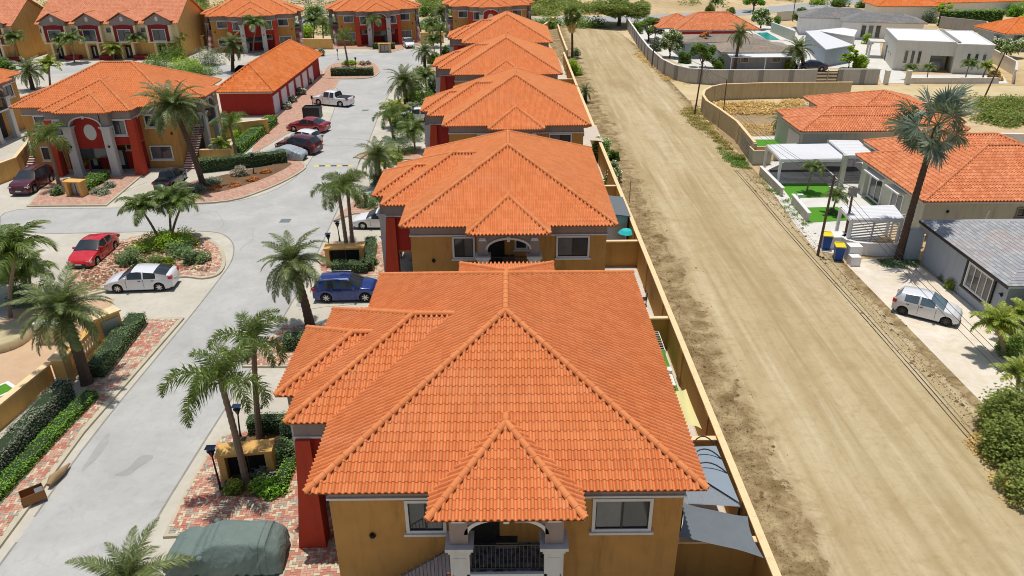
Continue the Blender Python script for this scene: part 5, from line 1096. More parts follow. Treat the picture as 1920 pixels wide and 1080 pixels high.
def hedge(label, pts, wd, h, leaf='lf_hedge', size=.09, dens=130, name='hedge', base_='lf_hedge', seed=1):
    P = [Vector((p[0], p[1])) for p in pts]; o = thing(name, label, 'hedge', (P[0].x, P[0].y, 0)); r = random.Random(seed); b = MB(); c = MB(); q0 = P[0]
    for i in range(len(P)-1):
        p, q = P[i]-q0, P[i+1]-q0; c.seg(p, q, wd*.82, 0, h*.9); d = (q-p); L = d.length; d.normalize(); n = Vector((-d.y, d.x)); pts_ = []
        for _ in range(int(L*wd*dens)): a = r.uniform(-.03, L+.03); s = r.uniform(-.5, .5)*wd; pts_.append(Vector((p.x+d.x*a+n.x*s, p.y+d.y*a+n.y*s, h*(.93+.07*math.sin(a*2.1+s))+r.uniform(-.07, .05))))
        for _ in range(int(L*h*2*dens)): a = r.uniform(-.03, L+.03); s = r.choice((-.5, .5))*wd+r.uniform(-.06, .06); pts_.append(Vector((p.x+d.x*a+n.x*s, p.y+d.y*a+n.y*s, r.uniform(0, h))))
        for _ in range(int(wd*h*2*dens)): a = r.choice((0, L))+r.uniform(-.05, .05); s = r.uniform(-.5, .5)*wd; pts_.append(Vector((p.x+d.x*a+n.x*s, p.y+d.y*a+n.y*s, r.uniform(0, h))))
        leaves(b, pts_, size, r)
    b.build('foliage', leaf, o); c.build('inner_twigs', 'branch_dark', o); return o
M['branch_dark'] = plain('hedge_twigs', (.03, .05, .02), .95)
hedge('clipped dark hedge at the upper end of the left pavement', W([(182, 712), (262, 610)]), 1.05, .95, 'lf_hedge', .08, 260)
hedge('tall hedge with grey-green flat top behind the bright low hedge', [G(-60, 895, 1.3), G(30, 800, 1.3), G(118, 708, 1.3)], .8, 1.3, 'lf_hedgegrey', .08, 240)
hedge('bright green low hedge edging the left pavement', [G(-50, 957, .6), G(0, 905, .6), G(100, 800, .6), G(170, 730, .6)], .7, .6, 'lf_hedgegreen', .08, 300)
hedge('dark hedge right behind the front kiosk', W([(545, 842), (545, 810), (470, 812)]), .7, 1.0, 'lf_hedge', .08, 200); hedge('bright low hedge at the right of the kiosk bed', W([(525, 925), (552, 868)]), .5, .6, 'lf_hedgegreen', .08, 220)
hedge('small dark square hedge left of the nested roofs', W([(535, 655), (585, 652)]), 1.0, 1.0, 'lf_hedge', .09, 180)
hedge('dark hedge around the second kiosk', W([(625, 512), (690, 512), (697, 462)]), .8, .9, 'lf_hedge', .08, 170)
hedge('long bright hedge beside the garage pavement', W([(440, 292), (512, 232)]), 1.4, 1.1, 'lf_hedgegreen', .13, 80); hedge('dark grey-green hedge above the curved bed', W([(378, 322), (470, 312), (538, 304)]), 1.1, 1.3, 'lf_hedge', .12, 100)
hedge('clipped rectangular hedge at the front of the back island', W([(622, 143), (700, 142)]), 1.2, 1.3, 'lf_hedge', .18, 50); hedge('lime hedge beside the kiosk of the oval-panel villa', W([(158, 362), (200, 335)]), .9, .8, 'lf_hedgegreen', .12, 110)
hedge('long tall dark hedge at the top right', W([(1762, 50), (1870, 48)]), 2.5, 3.4, 'lf_hedgegreen', .35, 14); hedge('dark hedge beside the kiosk of the head villa', W([(700, 92), (740, 92)]), 1.0, 1.1, 'lf_hedge', .2, 40)
# scrub, weeds and dry grass
def scatter_scrub(name, region, n, w, h, leaf, size, seed, per=60):
    r = random.Random(seed); b = MB(); pts = []; xs = [p[0] for p in region]; ys = [p[1] for p in region]; k = 0
    while k < n:
        x, y = r.uniform(min(xs), max(xs)), r.uniform(min(ys), max(ys))
        if not inside(region, x, y): continue
        k += 1; ww = w*r.uniform(.5, 1.3); hh = h*r.uniform(.4, 1.2)
        for _ in range(per):
            a = r.uniform(0, 6.28); q = r.random()**.5; pts.append(Vector((x+ww*q*math.cos(a), y+ww*q*math.sin(a), .03+hh*r.random()*(1-q*q*.6))))
    leaves(b, pts, size, r); return b.build(name, leaf, kind='stuff')
scatter_scrub('scrub', [(-2, 168), (22, 170), (20, 176), (-60, 176), (-75, 160), (-60, 160)], 90, 2.6, 2.4, 'lf_bush', .45, 1, 260)
scatter_scrub('scrub', [(-15, 192), (22, 192), (14, 235), (-30, 230)], 170, 3.6, 3.2, 'lf_scrub', .55, 2, 260)
scatter_scrub('scrub', [(-120, 155), (-58, 158), (-62, 215), (-140, 210)], 150, 3.6, 3.0, 'lf_scrub', .55, 3, 220)
scatter_scrub('scrub', [(-60, 185), (-35, 185), (-30, 225), (-60, 225)], 40, 3.2, 2.6, 'lf_grey', .6, 4, 100)
scatter_scrub('scrub', W([(1820, 190), (1960, 185), (1960, 240), (1840, 238)]), 60, 1.5, 1.2, 'lf_scrub', .25, 5, 260)
scatter_scrub('scrub', W([(1850, 60), (1960, 30), (1960, 70), (1870, 68)]), 24, 3.0, 2.6, 'lf_lime', .5, 6, 150)
scatter_scrub('scrub', [(-12, 160), (3, 160), (4, 166), (-12, 166)], 14, 1.6, 1.6, 'lf_bush', .4, 7, 90)
scatter_scrub('weeds', W([(1188, 100), (1205, 98), (1282, 152), (1290, 163), (1250, 150)]), 120, .7, .2, 'lf_dry', .16, 8, 50)
M['lf_olive'] = leafmat('olive_weed_leaf', (.09, .08, .025), (.15, .14, .04), (.2, .17, .07))
scatter_scrub('weeds', W([(1275, 205), (1312, 198), (1322, 225), (1395, 305), (1345, 270), (1290, 225)]), 150, .6, .2, 'lf_olive', .14, 9, 50)
scatter_scrub('weeds', W([(1345, 275), (1395, 300), (1408, 318), (1370, 312)]), 60, .5, .25, 'lf_bush', .12, 10, 60)
scatter_scrub('dry_grass', W([(1345, 195), (1500, 190), (1480, 215), (1350, 215)]), 110, 1.0, .45, 'lf_dry', .25, 11, 60)
scatter_scrub('weeds', W([(1345, 232), (1468, 232), (1462, 250), (1390, 258)]), 60, .9, .12, 'lf_dry', .16, 12, 40)
scatter_scrub('weeds', W([(1420, 330), (1440, 330), (1520, 420), (1500, 425)]), 40, .35, .2, 'lf_bush', .1, 13, 40)
scatter_scrub('weeds', W([(1845, 800), (1920, 940), (1905, 960), (1815, 830)]), 60, .35, .1, 'lf_dry', .1, 14, 40)
scatter_scrub('weeds', [(9.25, 8), (9.6, 8), (9.6, 110), (9.25, 110)], 220, .22, .12, 'lf_dry', .09, 15, 25)
scatter_scrub('turf_ring', W([(1650, 488), (1720, 486), (1716, 500), (1660, 500)]), 50, .4, .1, 'lf_hedge', .12, 16, 60)
scatter_scrub('scrub', W([(1450, 500), (1, 1)]) if 0 else [(60, 192), (110, 225), (150, 260), (120, 262), (40, 215)], 26, 2.5, 2.0, 'lf_scrub', .5, 17, 90)
# ---------------------------------------------------------------- vehicles
def interp(tab, x):
    for (x0, a), (x1, b) in zip(tab, tab[1:]):
        if x <= x1: return a+(b-a)*max(0, (x-x0)/(x1-x0))
    return tab[-1][1]
CARS = {  # length, width, wheelbase, wheel radius, deck profile, roof profile, (ws0, ws1, rw0, rw1), side glass pillars
 'sedan': dict(L=4.5, W=1.76, wb=2.65, wr=.32, deck=[(-2.25, .62), (-2.18, .95), (-1.5, 1.03), (.9, .98), (1.7, .84), (2.15, .68), (2.25, .5)], roof=[(-1.75, 1.0), (-1.0, 1.36), (-.3, 1.45), (.2, 1.43), (1.0, 1.0)], g=(.2, 1.05, -1.75, -1.0), pil=(-1.15, -.35, .55), belt=.92),
 'hatch': dict(L=3.75, W=1.66, wb=2.42, wr=.3, deck=[(-1.88, .7), (-1.84, 1.0), (-1.0, 1.02), (.8, 1.02), (1.45, .9), (1.8, .7), (1.88, .5)], roof=[(-1.82, 1.05), (-1.5, 1.44), (-.4, 1.53), (.15, 1.5), (.95, 1.04)], g=(.15, 1.0, -1.84, -1.5), pil=(-1.3, -.4, .45), belt=.97),
 'liftback': dict(L=4.5, W=1.76, wb=2.7, wr=.32, deck=[(-2.25, .75), (-2.2, 1.1), (-1.5, 1.12), (1.0, .98), (1.7, .84), (2.15, .66), (2.25, .48)], roof=[(-2.15, 1.14), (-1.2, 1.38), (-.1, 1.48), (.3, 1.46), (1.2, .98)], g=(.3, 1.25, -2.0, -1.15), pil=(-1.3, -.4, .6), belt=.95),
 'suv': dict(L=4.5, W=1.82, wb=2.66, wr=.36, deck=[(-2.25, .75), (-2.2, 1.1), (-1.0, 1.12), (1.0, 1.1), (1.8, 1.0), (2.15, .82), (2.25, .55)], roof=[(-2.15, 1.15), (-1.75, 1.6), (-.4, 1.68), (.3, 1.64), (1.05, 1.12)], g=(.3, 1.1, -2.18, -1.75), pil=(-1.55, -.5, .55), belt=1.05),
 'pickup': dict(L=5.2, W=1.8, wb=3.1, wr=.37, deck=[(-2.6, .8), (-2.58, 1.1), (-1.0, 1.1), (1.2, 1.1), (2.1, 1.02), (2.5, .85), (2.6, .55)], roof=[(-.95, 1.1), (-.78, 1.66), (.2, 1.7), (.6, 1.68), (1.3, 1.12)], g=(.6, 1.35, -.97, -.78), pil=(-.72, -.05, .75), belt=1.04)}
_wheel = {}
def wheelmesh(r, dark):
    k = (r, dark)
    if k not in _wheel:
        t = MB(Matrix.Rotation(R(90), 4, 'X')); t.lathe([(r*.66, -.1), (r*.93, -.1), (r, -.06), (r, .06), (r*.93, .1), (r*.66, .1), (r*.6, .02)], 20)
        rm_ = MB(Matrix.Rotation(R(90), 4, 'X')); rm_.lathe([(r*.66, -.09), (r*.6, -.03), (0, -.03)], 20, 1)
        for s in (1, -1):
            for i in range(7):
                a = 2*math.pi*i/7; c, d = math.cos(a), math.sin(a)
                rm_.add([(-d*.035, c*.035, s*.06), (d*.035, -c*.035, s*.06), (c*r*.64+d*.03, d*r*.64-c*.03, s*.085), (c*r*.64-d*.03, d*r*.64+c*.03, s*.085)], [(0, 1, 2, 3) if s > 0 else (3, 2, 1, 0)])
            rm_.add([(r*.66*math.cos(j*.3142), r*.66*math.sin(j*.3142), s*.03) for j in range(20)], [tuple(range(20)) if s > 0 else tuple(range(19, -1, -1))], 1)
        _wheel[k] = (t.mesh('tyre', ['rubber']), rm_.mesh('rim', ['rimdark' if dark else 'rim', 'black_bin']))
    return _wheel[k]
def shell(kind, cover=False):
    D = CARS[kind]; L, Wd, wb, wr = D['L'], D['W']/2, D['wb']/2, D['wr']; ws0, ws1, rw0, rw1 = D['g']; p0, p1, p2 = D['pil']
    xs = sorted(set([round(-L/2+L*i/44, 3) for i in range(45)]+[p0, p0+.06, p1-.05, p1+.05, p2, p2+.05, ws0, ws1, rw0, rw1, -L/2+.03, L/2-.03]+[s*wb+wr*1.16*math.cos(math.pi*j/8) for s in (-1, 1) for j in range(9)]))
    rows = []
    for x in xs:
        t = abs(x)/(L/2); w = Wd*(1-.16*t**7-.02*t*t); dk = interp(D['deck'], x); rf = interp(D['roof'], x) if D['roof'][0][0] <= x <= D['roof'][-1][0] else 0
        zb = .2+.08*(t > .9)
        for s in (-1, 1):
            q = (wr*1.16)**2-(x-s*wb)**2
            if q > 0 and not cover: zb = max(zb, wr+math.sqrt(q))
        if cover: zb = .12
        green = rf > dk+.02; be = min(D['belt'], dk-.03)
        zb = min(zb, be-.1)
        if green:
            f = min(1, (rf-dk)/.3); e = be+(rf-be)*.5*f+(dk-be)*(1-f); wt = w*(1-.26*(rf-dk)/.55)
            ring = [(w*.97, zb), (w, zb+(be-zb)*.35), (w*.995, zb+(be-zb)*.8), (w*.965, be), (w*.965+(wt-w*.965)*.5, be+(rf-.04-be)*.52), (wt, rf-.06), (wt*.86, rf-.005), (0, rf+.03)]
        else: ring = [(w*.97, zb), (w, zb+(be-zb)*.35), (w*.995, zb+(be-zb)*.8), (w*.965, be), (w*.93, be+(dk-be)*.6), (w*.86, dk-.012), (w*.6, dk+.01), (0, dk+.03)]
        if cover: ring = [(y*(1.03+.05*(z < .5)), z+.03) for y, z in ring]
        rows.append((x, ring, green))
    return D, rows
def car(kind, label, F, Rr, pm, dark=False, glassm='carglass', group=None, name='parked_car', cat='car', rails=False, at=None, heading=None, bed='iron', base=0):
    D, rows = shell(kind); wr = D['wr']
    if at is None:
        f, r_ = G(*F), G(*Rr); d = (f-r_).normalized(); mid = (f+r_)/2; n = Vector((-d.y, d.x, 0)); n = n if n.dot(mid) > 0 else -n; sc_ = max(.88, min(1.08, (f-r_).length/D['wb'])); c = mid+n*(D['W']/2-.1)*sc_; h = math.atan2(d.y, d.x)
    else: c = G(*at); h = heading; sc_ = 1
    c.z = base; o = thing(name, label, cat, c, h, group); o.scale = (sc_,)*3; ws0, ws1, rw0, rw1 = D['g']; p0, p1, p2 = D['pil']
    b = MB(); parts = {'windscreen': MB(), 'rear_window': MB(), 'side_window': None}; side = {}
    nr = len(rows[0][1])
    def P(i, j, s): x, ring, _ = rows[i]; y, z = ring[j]; return (x, s*y, z)
    grid = {}
    vs = []; idx = {}
    for i in range(len(rows)):
        for j in range(nr):
            for s in (1, -1):
                if j == nr-1 and s == -1: idx[(i, j, -1)] = idx[(i, j, 1)]; continue
                idx[(i, j, s)] = len(vs); vs.append(P(i, j, s))
    fs = []; ms = []
    for i in range(len(rows)-1):
        xm = (rows[i][0]+rows[i+1][0])/2
        for j in range(nr-1):
            top = j >= 5; gs = None
            if rows[i][2] and rows[i+1][2] or (ws0 < xm < ws1) or (rw0 < xm < rw1):
                if top and ws0 < xm < ws1-.04: gs = 'windscreen'
                elif top and rw0+.03 < xm < rw1: gs = 'rear_window'
                elif j in (3, 4) and p0+.06 < xm < p1-.05 and rows[i][1][5][1]-rows[i][1][3][1] > .22: gs = 'a'
                elif j in (3, 4) and p1+.05 < xm < p2 and rows[i][1][5][1]-rows[i][1][3][1] > .12: gs = 'b'
            for s in (1, -1):
                q = [idx[(i, j, s)], idx[(i+1, j, s)], idx[(i+1, j+1, s)], idx[(i, j+1, s)]]
                if s == -1: q.reverse()
                if gs is None: fs.append(q)
                else:
                    k = gs if gs in ('windscreen', 'rear_window') else ('side_window', gs, s)
                    m = side.setdefault(k, MB()); m.add([Vector(vs[a]) for a in q], [(0, 1, 2, 3)], smooth=True)
    b.add(vs, fs, 0, smooth=True)
    for i, sg in ((0, -1), (len(rows)-1, 1)):
        for j in range(nr-1): q = [P(i, j, 1), P(i, j+1, 1), P(i, j+1, -1), P(i, j, -1)]; b.add(q, [(0, 1, 2, 3) if sg > 0 else (3, 2, 1, 0)])
    b.build('body', pm, o)
    for k, m in side.items():
        bm = bmesh.new(); me = m.mesh('g', [glassm]); bm.from_mesh(me); bmesh.ops.remove_doubles(bm, verts=bm.verts, dist=.0005); bmesh.ops.recalc_face_normals(bm, faces=bm.faces); bm.to_mesh(me); bm.free(); inst(k if isinstance(k, str) else 'side_window', me, o)
    L, Wd = D['L'], D['W']/2
    u = MB(); u.box(-L/2+.1, L/2-.1, -Wd+.24, Wd-.24, .17, .62); u.box(-D['wb']/2+wr*1.1, D['wb']/2-wr*1.1, -Wd+.03, Wd-.03, .17, .3); u.build('underbody', 'black_bin', o)
    tm, rmm = wheelmesh(wr, dark)
    for sx in (-1, 1):
        for sy in (-1, 1):
            w = inst('wheel', tm, o, Matrix.Translation((sx*D['wb']/2, sy*(Wd-.11), wr))); inst('rim', rmm, w)
    zl = interp(D['deck'], L/2-.12)-.09; zt = interp(D['deck'], -L/2+.06)-.12
    for s in (-1, 1):
        MB().box(L/2-.36, L/2-.07, s*Wd*.58, s*Wd*.93, zl-.08, zl+.07).build('headlight', 'lamp_clear', o)
        MB().box(-L/2-.01, -L/2+.22, s*Wd*.62, s*Wd*.95, zt-.1, zt+.1).build('taillight', 'lamp_red', o)
        MB().box(p2+.02, p2+.16, s*Wd*.96, s*(Wd+.16), D['belt']+.02, D['belt']+.16).build('mirror', pm, o)
        hnd = MB(); 
        for x in ((p0+p1)/2-.25, (p1+p2)/2-.35): hnd.box(x, x+.17, s*Wd*.985, s*(Wd+.03), D['belt']-.14, D['belt']-.11)
        for x in (p1, p2+.12): hnd.box(x-.008, x+.008, s*Wd*.98, s*(Wd+.006), .34, D['belt']-.03)
        hnd.build('door_trim', 'black_bin', o)
    MB().box(L/2-.05, L/2+.012, -Wd*.55, Wd*.55, zl-.28, zl-.1).box(L/2-.05, L/2+.015, -.7, .7, .24, .34).build('grille', 'black_bin', o)
    MB().box(L/2+.013, L/2+.03, -.22, .22, .4, .52).build('number_plate', 'plate', o); MB().box(-L/2-.03, -L/2-.005, -.22, .22, .62, .74).build('number_plate', 'plate', o)
    if rails:
        for s in (-1, 1): MB().tube([(-1.5, s*Wd*.72, 1.64), (-.5, s*Wd*.72, 1.72), (.25, s*Wd*.72, 1.69)], .022, 5).build('roof_rail', 'chrome', o)
    if kind == 'pickup': MB().box(-L/2+.08, -1.02, -Wd*.86, Wd*.86, 1.09, 1.135).build('bed_cover', bed, o)
    return o
pw = paint('paint_white', 'ebebea'); ps = paint('paint_silver_white', 'e2e4e6', .25, 0); pr = paint('paint_red', 'cc0a20'); pm1 = paint('paint_maroon', '5a1826', .25, .3); pd = paint('paint_slate', '3c4650', .3, .4); pb = paint('paint_blue', '08307e', .22, .3); pr2 = paint('paint_crimson', '9c1c30', .25, .2); pk = paint('paint_dark_blue', '1c2740', .25, .2)
car('sedan', 'bright red sedan parked alone by the round island', (184, 497), (217, 468), pr)
car('liftback', 'white liftback parked in front of the round island', (223, 549), (301, 546), ps, glassm='carglass')
car('suv', 'blue crossover parked beside the nearest villa', (686, 566), (613, 567), pb, rails=True)
car('sedan', 'white sedan parked left of the second villa, nose to the lane', (681, 430), (741, 430), pw)
car('suv', 'maroon crossover parked at the left edge in front of the ochre villa', (66, 362), (98, 342), pm1, rails=True)
car('pickup', 'dark grey pickup with its bed towards the lane', (347, 337), (326, 355), pd, name='pickup_truck', cat='pickup truck')
car('sedan', 'crimson sedan parked behind the white and dark red cars', (549, 247), (597, 250), pr2, glassm='carglass')
car('hatch', 'white car between the crimson sedan and the dark red crossover', (537, 271), (588, 277), pw)
car('suv', 'dark red crossover parked behind the covered silver car', (528, 286), (578, 291), pm1)
car('pickup', 'white double-cab pickup truck near the garage block', (597, 197), (640, 201), pw, name='pickup_truck', cat='pickup truck')
car('suv', 'white crossover parked left of the third row villa', (762, 229), (801, 229), pw)
car('suv', 'white crossover partly hidden left of the fourth row villa', (808, 160), (845, 160), pw)
car('hatch', 'small white car parked at the head villa, nose to the camera', (766, 95), (751, 83), pw)
car('sedan', 'dark blue car parked before the townhouses at the left edge', (8, 133), (-12, 122), pk)
car('sedan', 'small dark blue car behind the grey compound wall gate', (1505, 134), (1540, 134), pk)
car('hatch', 'white hatchback on the pale stone driveway', (1771, 611), (1690, 590), ps, dark=True, glassm='carglass2')
def covered(kind, label, px, heading, m, sc=1.0, seed=0):
    from mathutils import noise
    D, rows = shell(kind, True); o = thing('covered_car', label, 'covered car', G(*px), heading); b = MB(); nr = 8; vs = []; rr = []
    sub = 4
    for x, ring, _ in rows:
        pts = [(y, z) for y, z in ring]; full = [(-y, z) for y, z in pts]+[(y, z) for y, z in pts[-2::-1]]; fine = []
        for a, c in zip(full, full[1:]):
            for k in range(sub): t = k/sub; fine.append((a[0]+(c[0]-a[0])*t, a[1]+(c[1]-a[1])*t))
        fine.append(full[-1])
        # soften the cabin like draped cloth
        for _ in range(12): fine = [fine[0]]+[((fine[i-1][0]+2*fine[i][0]+fine[i+1][0])/4, (fine[i-1][1]+2*fine[i][1]+fine[i+1][1])/4) for i in range(1, len(fine)-1)]+[fine[-1]]
        rr.append((x, fine))
    L = len(rr[0][1]); Z = np.array([[p[1] for p in f] for _, f in rr]); Y = np.array([[p[0] for p in f] for _, f in rr])
    for _ in range(12): Z[1:-1] = (Z[:-2]+2*Z[1:-1]+Z[2:])/4; Y[1:-1] = (Y[:-2]+2*Y[1:-1]+Y[2:])/4
    V = []
    for i, (x, f) in enumerate(rr):
        for j in range(L):
            p = Vector((x*1.03, Y[i, j], Z[i, j])); e = noise.noise(Vector((p.x*1.3+seed, p.y*1.3, p.z*.8)))*.05+noise.noise(Vector((p.x*5+p.z*3, p.y*3, p.z*.9)))*.05*(1.75-p.z)
            q = Vector((p.x*.25, p.y, (p.z-.7)*.8)).normalized(); V.append(p+q*(e*1.4))
    b.add(V, [(i*L+j, (i+1)*L+j, (i+1)*L+j+1, i*L+j+1) for i in range(len(rr)-1) for j in range(L-1)], 0, smooth=True)
    for i in (0, len(rr)-1):
        c = Vector((rr[i][0]*1.045, 0, .6)); ring = [V[i*L+j] for j in range(L)]; b.add(ring+[c], [(j, j+1, L) if i == 0 else (j+1, j, L) for j in range(L-1)], 0, smooth=True)
    me = b.mesh('cloth_cover', [m]); bm = bmesh.new(); bm.from_mesh(me); bmesh.ops.remove_doubles(bm, verts=bm.verts, dist=.001); bmesh.ops.recalc_face_normals(bm, faces=bm.faces); bm.to_mesh(me); bm.free()
    inst('cloth_cover', me, o, Matrix.Diagonal((sc, sc, sc*.93, 1)))
    u = MB(); u.box(-D['L']/2+.2, D['L']/2-.2, -.7, .7, .1, .5); u.build('underbody', 'black_bin', o)
    b = MB()
    for s in (-1, 1): b.lathe([(0.1, 0), (.13, .05), (.12, .1), (0, .16)], 8, 0, (D['pil'][2]+.1, s*(D['W']/2+.06), D['belt']))
    b.build('mirror_bulge', m, o)
    return o
covered('suv', 'large car under a grey-green cloth cover in the foreground', (432, 1050), R(180), 'cover', .97); covered('sedan', 'car under a silver cover beside the dark red crossover', (536, 297), R(166), 'cover2', .98, 3)
# ---------------------------------------------------------------- street furniture
def lamp(label, base, top):
    g = G(*base); d = _f+_ix*(top[0]-960)/FPX-_iu*(top[1]-540)/FPX; t = g.y/d[1]; C = Vector((d[0]*t, g.y, HC+d[2]*t)); H = max(1.6, min(3.4, C.z)); dx = max(-.3, min(.3, C.x-g.x)); o = thing('lamp_post', label, 'lamp post', g, 0, 'black lantern posts')
    MB().tube([(0, 0, 0), (0, 0, .3), (dx*.5, 0, H*.5), (dx, 0, H-.45)], [.09, .05, .04, .035], 8).build('post', 'iron', o); T = Matrix.Translation((dx, 0, H-.45))
    MB(T).lathe([(.05, 0), (.16, .28), (.2, .3), (.03, .45)], 6, smooth=False).build('lantern', 'iron', o); MB(T).box(-.2, .2, -.16, .16, .46, .49).build('solar_panel', 'solar', o); return o
for lb, b_, t_ in (('black lantern post leaning at the lane edge beside the front kiosk', (415, 922), (394, 840)), ('black lantern post behind the front kiosk', (452, 822), (443, 762)), ('black lantern post left of the foxtail pair by the second kiosk', (637, 452), (632, 418)), ('black lantern post in front of the second kiosk', (619, 476), (615, 443)), ('lantern post in the curved bed', (476, 326), (472, 288)), ('lantern post beside the black bin enclosure', (589, 214), (584, 180)), ('lantern post left of the back island', (634, 112), (632, 92)), ('lantern post on the back island', (667, 130), (666, 108))): lamp(lb, b_, t_)
def kiosk(label, px, rz, w=2.3, h=1.55, niche=True, s=1.):
    o = thing('meter_kiosk', label, 'meter kiosk', G(*px), rz, 'ochre meter kiosks'); b = MB(); W_ = w/2
    b.box(-W_, -W_+.3, -.4, .4, 0, h-.12); b.box(W_-.3, W_, -.4, .4, 0, h-.12); b.box(-W_+.3, W_-.3, .1, .4, 0, h-.12); b.box(-W_-.06, W_+.06, -.46, .46, h-.12, h); b.build('housing', 'ochre_light', o)
    b = MB(); b.box(-W_+.35, -.05, -.05, .099, .15, h-.3); b.box(.05, W_-.35, -.05, .099, .15, h-.3); b.build('meter_door', 'dark' if niche else 'steel', o); return o
kiosk('ochre meter kiosk beside the nearest foxtail palm', (470, 890), R(8)); kiosk('ochre meter kiosk in the bed near the blue car', (650, 498), R(3), 2.7); kiosk('ochre meter kiosk in front of the oval-panel villa', (147, 368), R(-8), 1.6, 1.5, False); kiosk('pale meter kiosk in front of the head villa', (722, 98), R(0), 2.2, 1.6, False)
o = thing('speed_bump', 'yellow and black speed bump across the lane', 'speed bump', G(626, 311)); n = 7; a_ = G(588, 311); b_ = G(664, 310); L = (b_-a_).x
for i in range(n): x0 = -L/2+L*i/n; MB().add if 0 else None; m = MB(); m.add([(x0+.02, -.2, 0), (x0+L/n-.02, -.2, 0), (x0+L/n-.02, 0, .07), (x0+.02, 0, .07), (x0+.02, .2, 0), (x0+L/n-.02, .2, 0)], [(0, 1, 2, 3), (3, 2, 5, 4)]); m.build('segment', 'iron' if i % 2 else 'yellow_bin', o)
for lb, p in (('dark square manhole cover on the lane at the junction', (535, 414)), ('dark manhole cover on the lane beside the pickup', (685, 207))):
    m = MB(); m.box(-.42, .42, -.42, .42, 0, .012); q = m.build('manhole_cover', 'steel', label=lb, cat='manhole cover'); q.location = G(*p)
def stain(px, lab):
    P = bend(W(px, .009)); b = MB(); b.prism([(p.x, p.y) for p in P], .0095, .0095); b.build('damp_patch', 'stain', kind='structure')
M['stain'] = concrete('damp_concrete', lin('9e9d97'), lin('b2b1ab'), 1.2)
stain([(215, 890), (240, 878), (262, 856), (284, 853), (284, 862), (262, 876), (238, 892)], ''); stain([(205, 812), (202, 832), (180, 862), (152, 884), (172, 850), (190, 825)], '')
stain([(555, 572), (568, 556), (574, 560), (566, 574)], ''); 
o = thing('cardboard_box', 'open cardboard box lying on the left pavement', 'box', G(66, 940), R(40)); b = MB(); b.box(-.45, .45, -.3, .3, .14, .2); b.box(-.45, -.43, -.3, .3, .2, .6); b.box(.43, .45, -.3, .3, .2, .6); b.box(-.43, .43, -.3, -.28, .2, .6); b.box(-.43, .43, .28, .3, .2, .6); b.build('carton', 'cardboard', o); MB().add([(-.45, -.3, .6), (.45, -.3, .6), (.45, -.55, .7), (-.45, -.55, .7)], [(0, 1, 2, 3)]) ; b = MB(); b.box(.1, .42, -.2, .2, .2, .5); b.build('papers', 'sail_grey', o)
o = thing('palm_sheath', 'dry brown palm sheath lying beside the cardboard box', 'palm sheath', G(112, 893, .12), math.atan2((G(130, 873)-G(88, 915)).y, (G(130, 873)-G(88, 915)).x)); b = MB(); b.tube([(-.7, 0, .1), (-.3, .05, .16), (.2, 0, .12), (.8, .05, .08)], [.1, .2, .16, .03], 7); b.build('sheath', 'dryleaf', o)
o = thing('bin_enclosure', 'black slatted bin enclosure beside the crimson sedan', 'bin enclosure', G(587, 220)); 
for s in (-1, 1): MB().box(-1.0, 1.0, s*.8-.03, s*.8+.03, 0, 1.35).box(s*1.0-.03, s*1.0+.03, -.8, .8, 0, 1.35).build('panel', 'iron', o)
MB().box(-1, 1, -.8, .8, 1.2, 1.25).build('lid', 'iron', o)
def binm(label, px, lid='yellow_bin', bodym='blue_bin', s=1.):
    o = thing('wheelie_bin', label, 'bin', G(*px), R(-12)); b = MB(); b.add([(-.26, -.28, .06), (.26, -.28, .06), (.26, .28, .06), (-.26, .28, .06), (-.32, -.38, 1.1), (.32, -.38, 1.1), (.32, .38, 1.1), (-.32, .38, 1.1)], [(0, 1, 5, 4), (1, 2, 6, 5), (2, 3, 7, 6), (3, 0, 4, 7), (3, 2, 1, 0)]); b.build('bin_body', bodym, o)
    MB().box(-.35, .35, -.42, .42, 1.1, 1.17).box(-.3, .3, .38, .46, 1.17, 1.22).build('lid', lid, o)
    for t in (-.25, .25): MB(Matrix.Translation((t, .3, .12)) @ Matrix.Rotation(R(90), 4, 'Y')).lathe([(.12, -.03), (.12, .03)], 10).build('wheel', 'rubber', o)
    return o
binm('blue bin with yellow lid right beside the utility pole', (1547, 466)); binm('blue bin with yellow lid nearer the dirt road, lower one', (1570, 487)); 
o = thing('water_tank', 'white square tanks at the wall end beside the bins', 'tank', G(1602, 492)); MB().box(-.5, .4, .0, .8, 0, 1.2).box(-.6, .1, -.7, -.05, 0, .7).build('tank', 'white', o)
o = thing('stone_pedestal', 'pale low pedestal behind the utility pole', 'pedestal', G(1567, 462)); MB().box(-.7, .7, -.5, .5, 0, .9).box(-.78, .78, -.58, .58, .9, .98).build('pedestal', 'white', o)
o = thing('mailbox', 'small white mailbox on a post beside the white path', 'mailbox', G(1497, 385)); MB().box(-.03, .03, -.03, .03, 0, .8).box(-.25, .25, -.15, .15, .8, 1.0).build('box', 'white_metal', o)
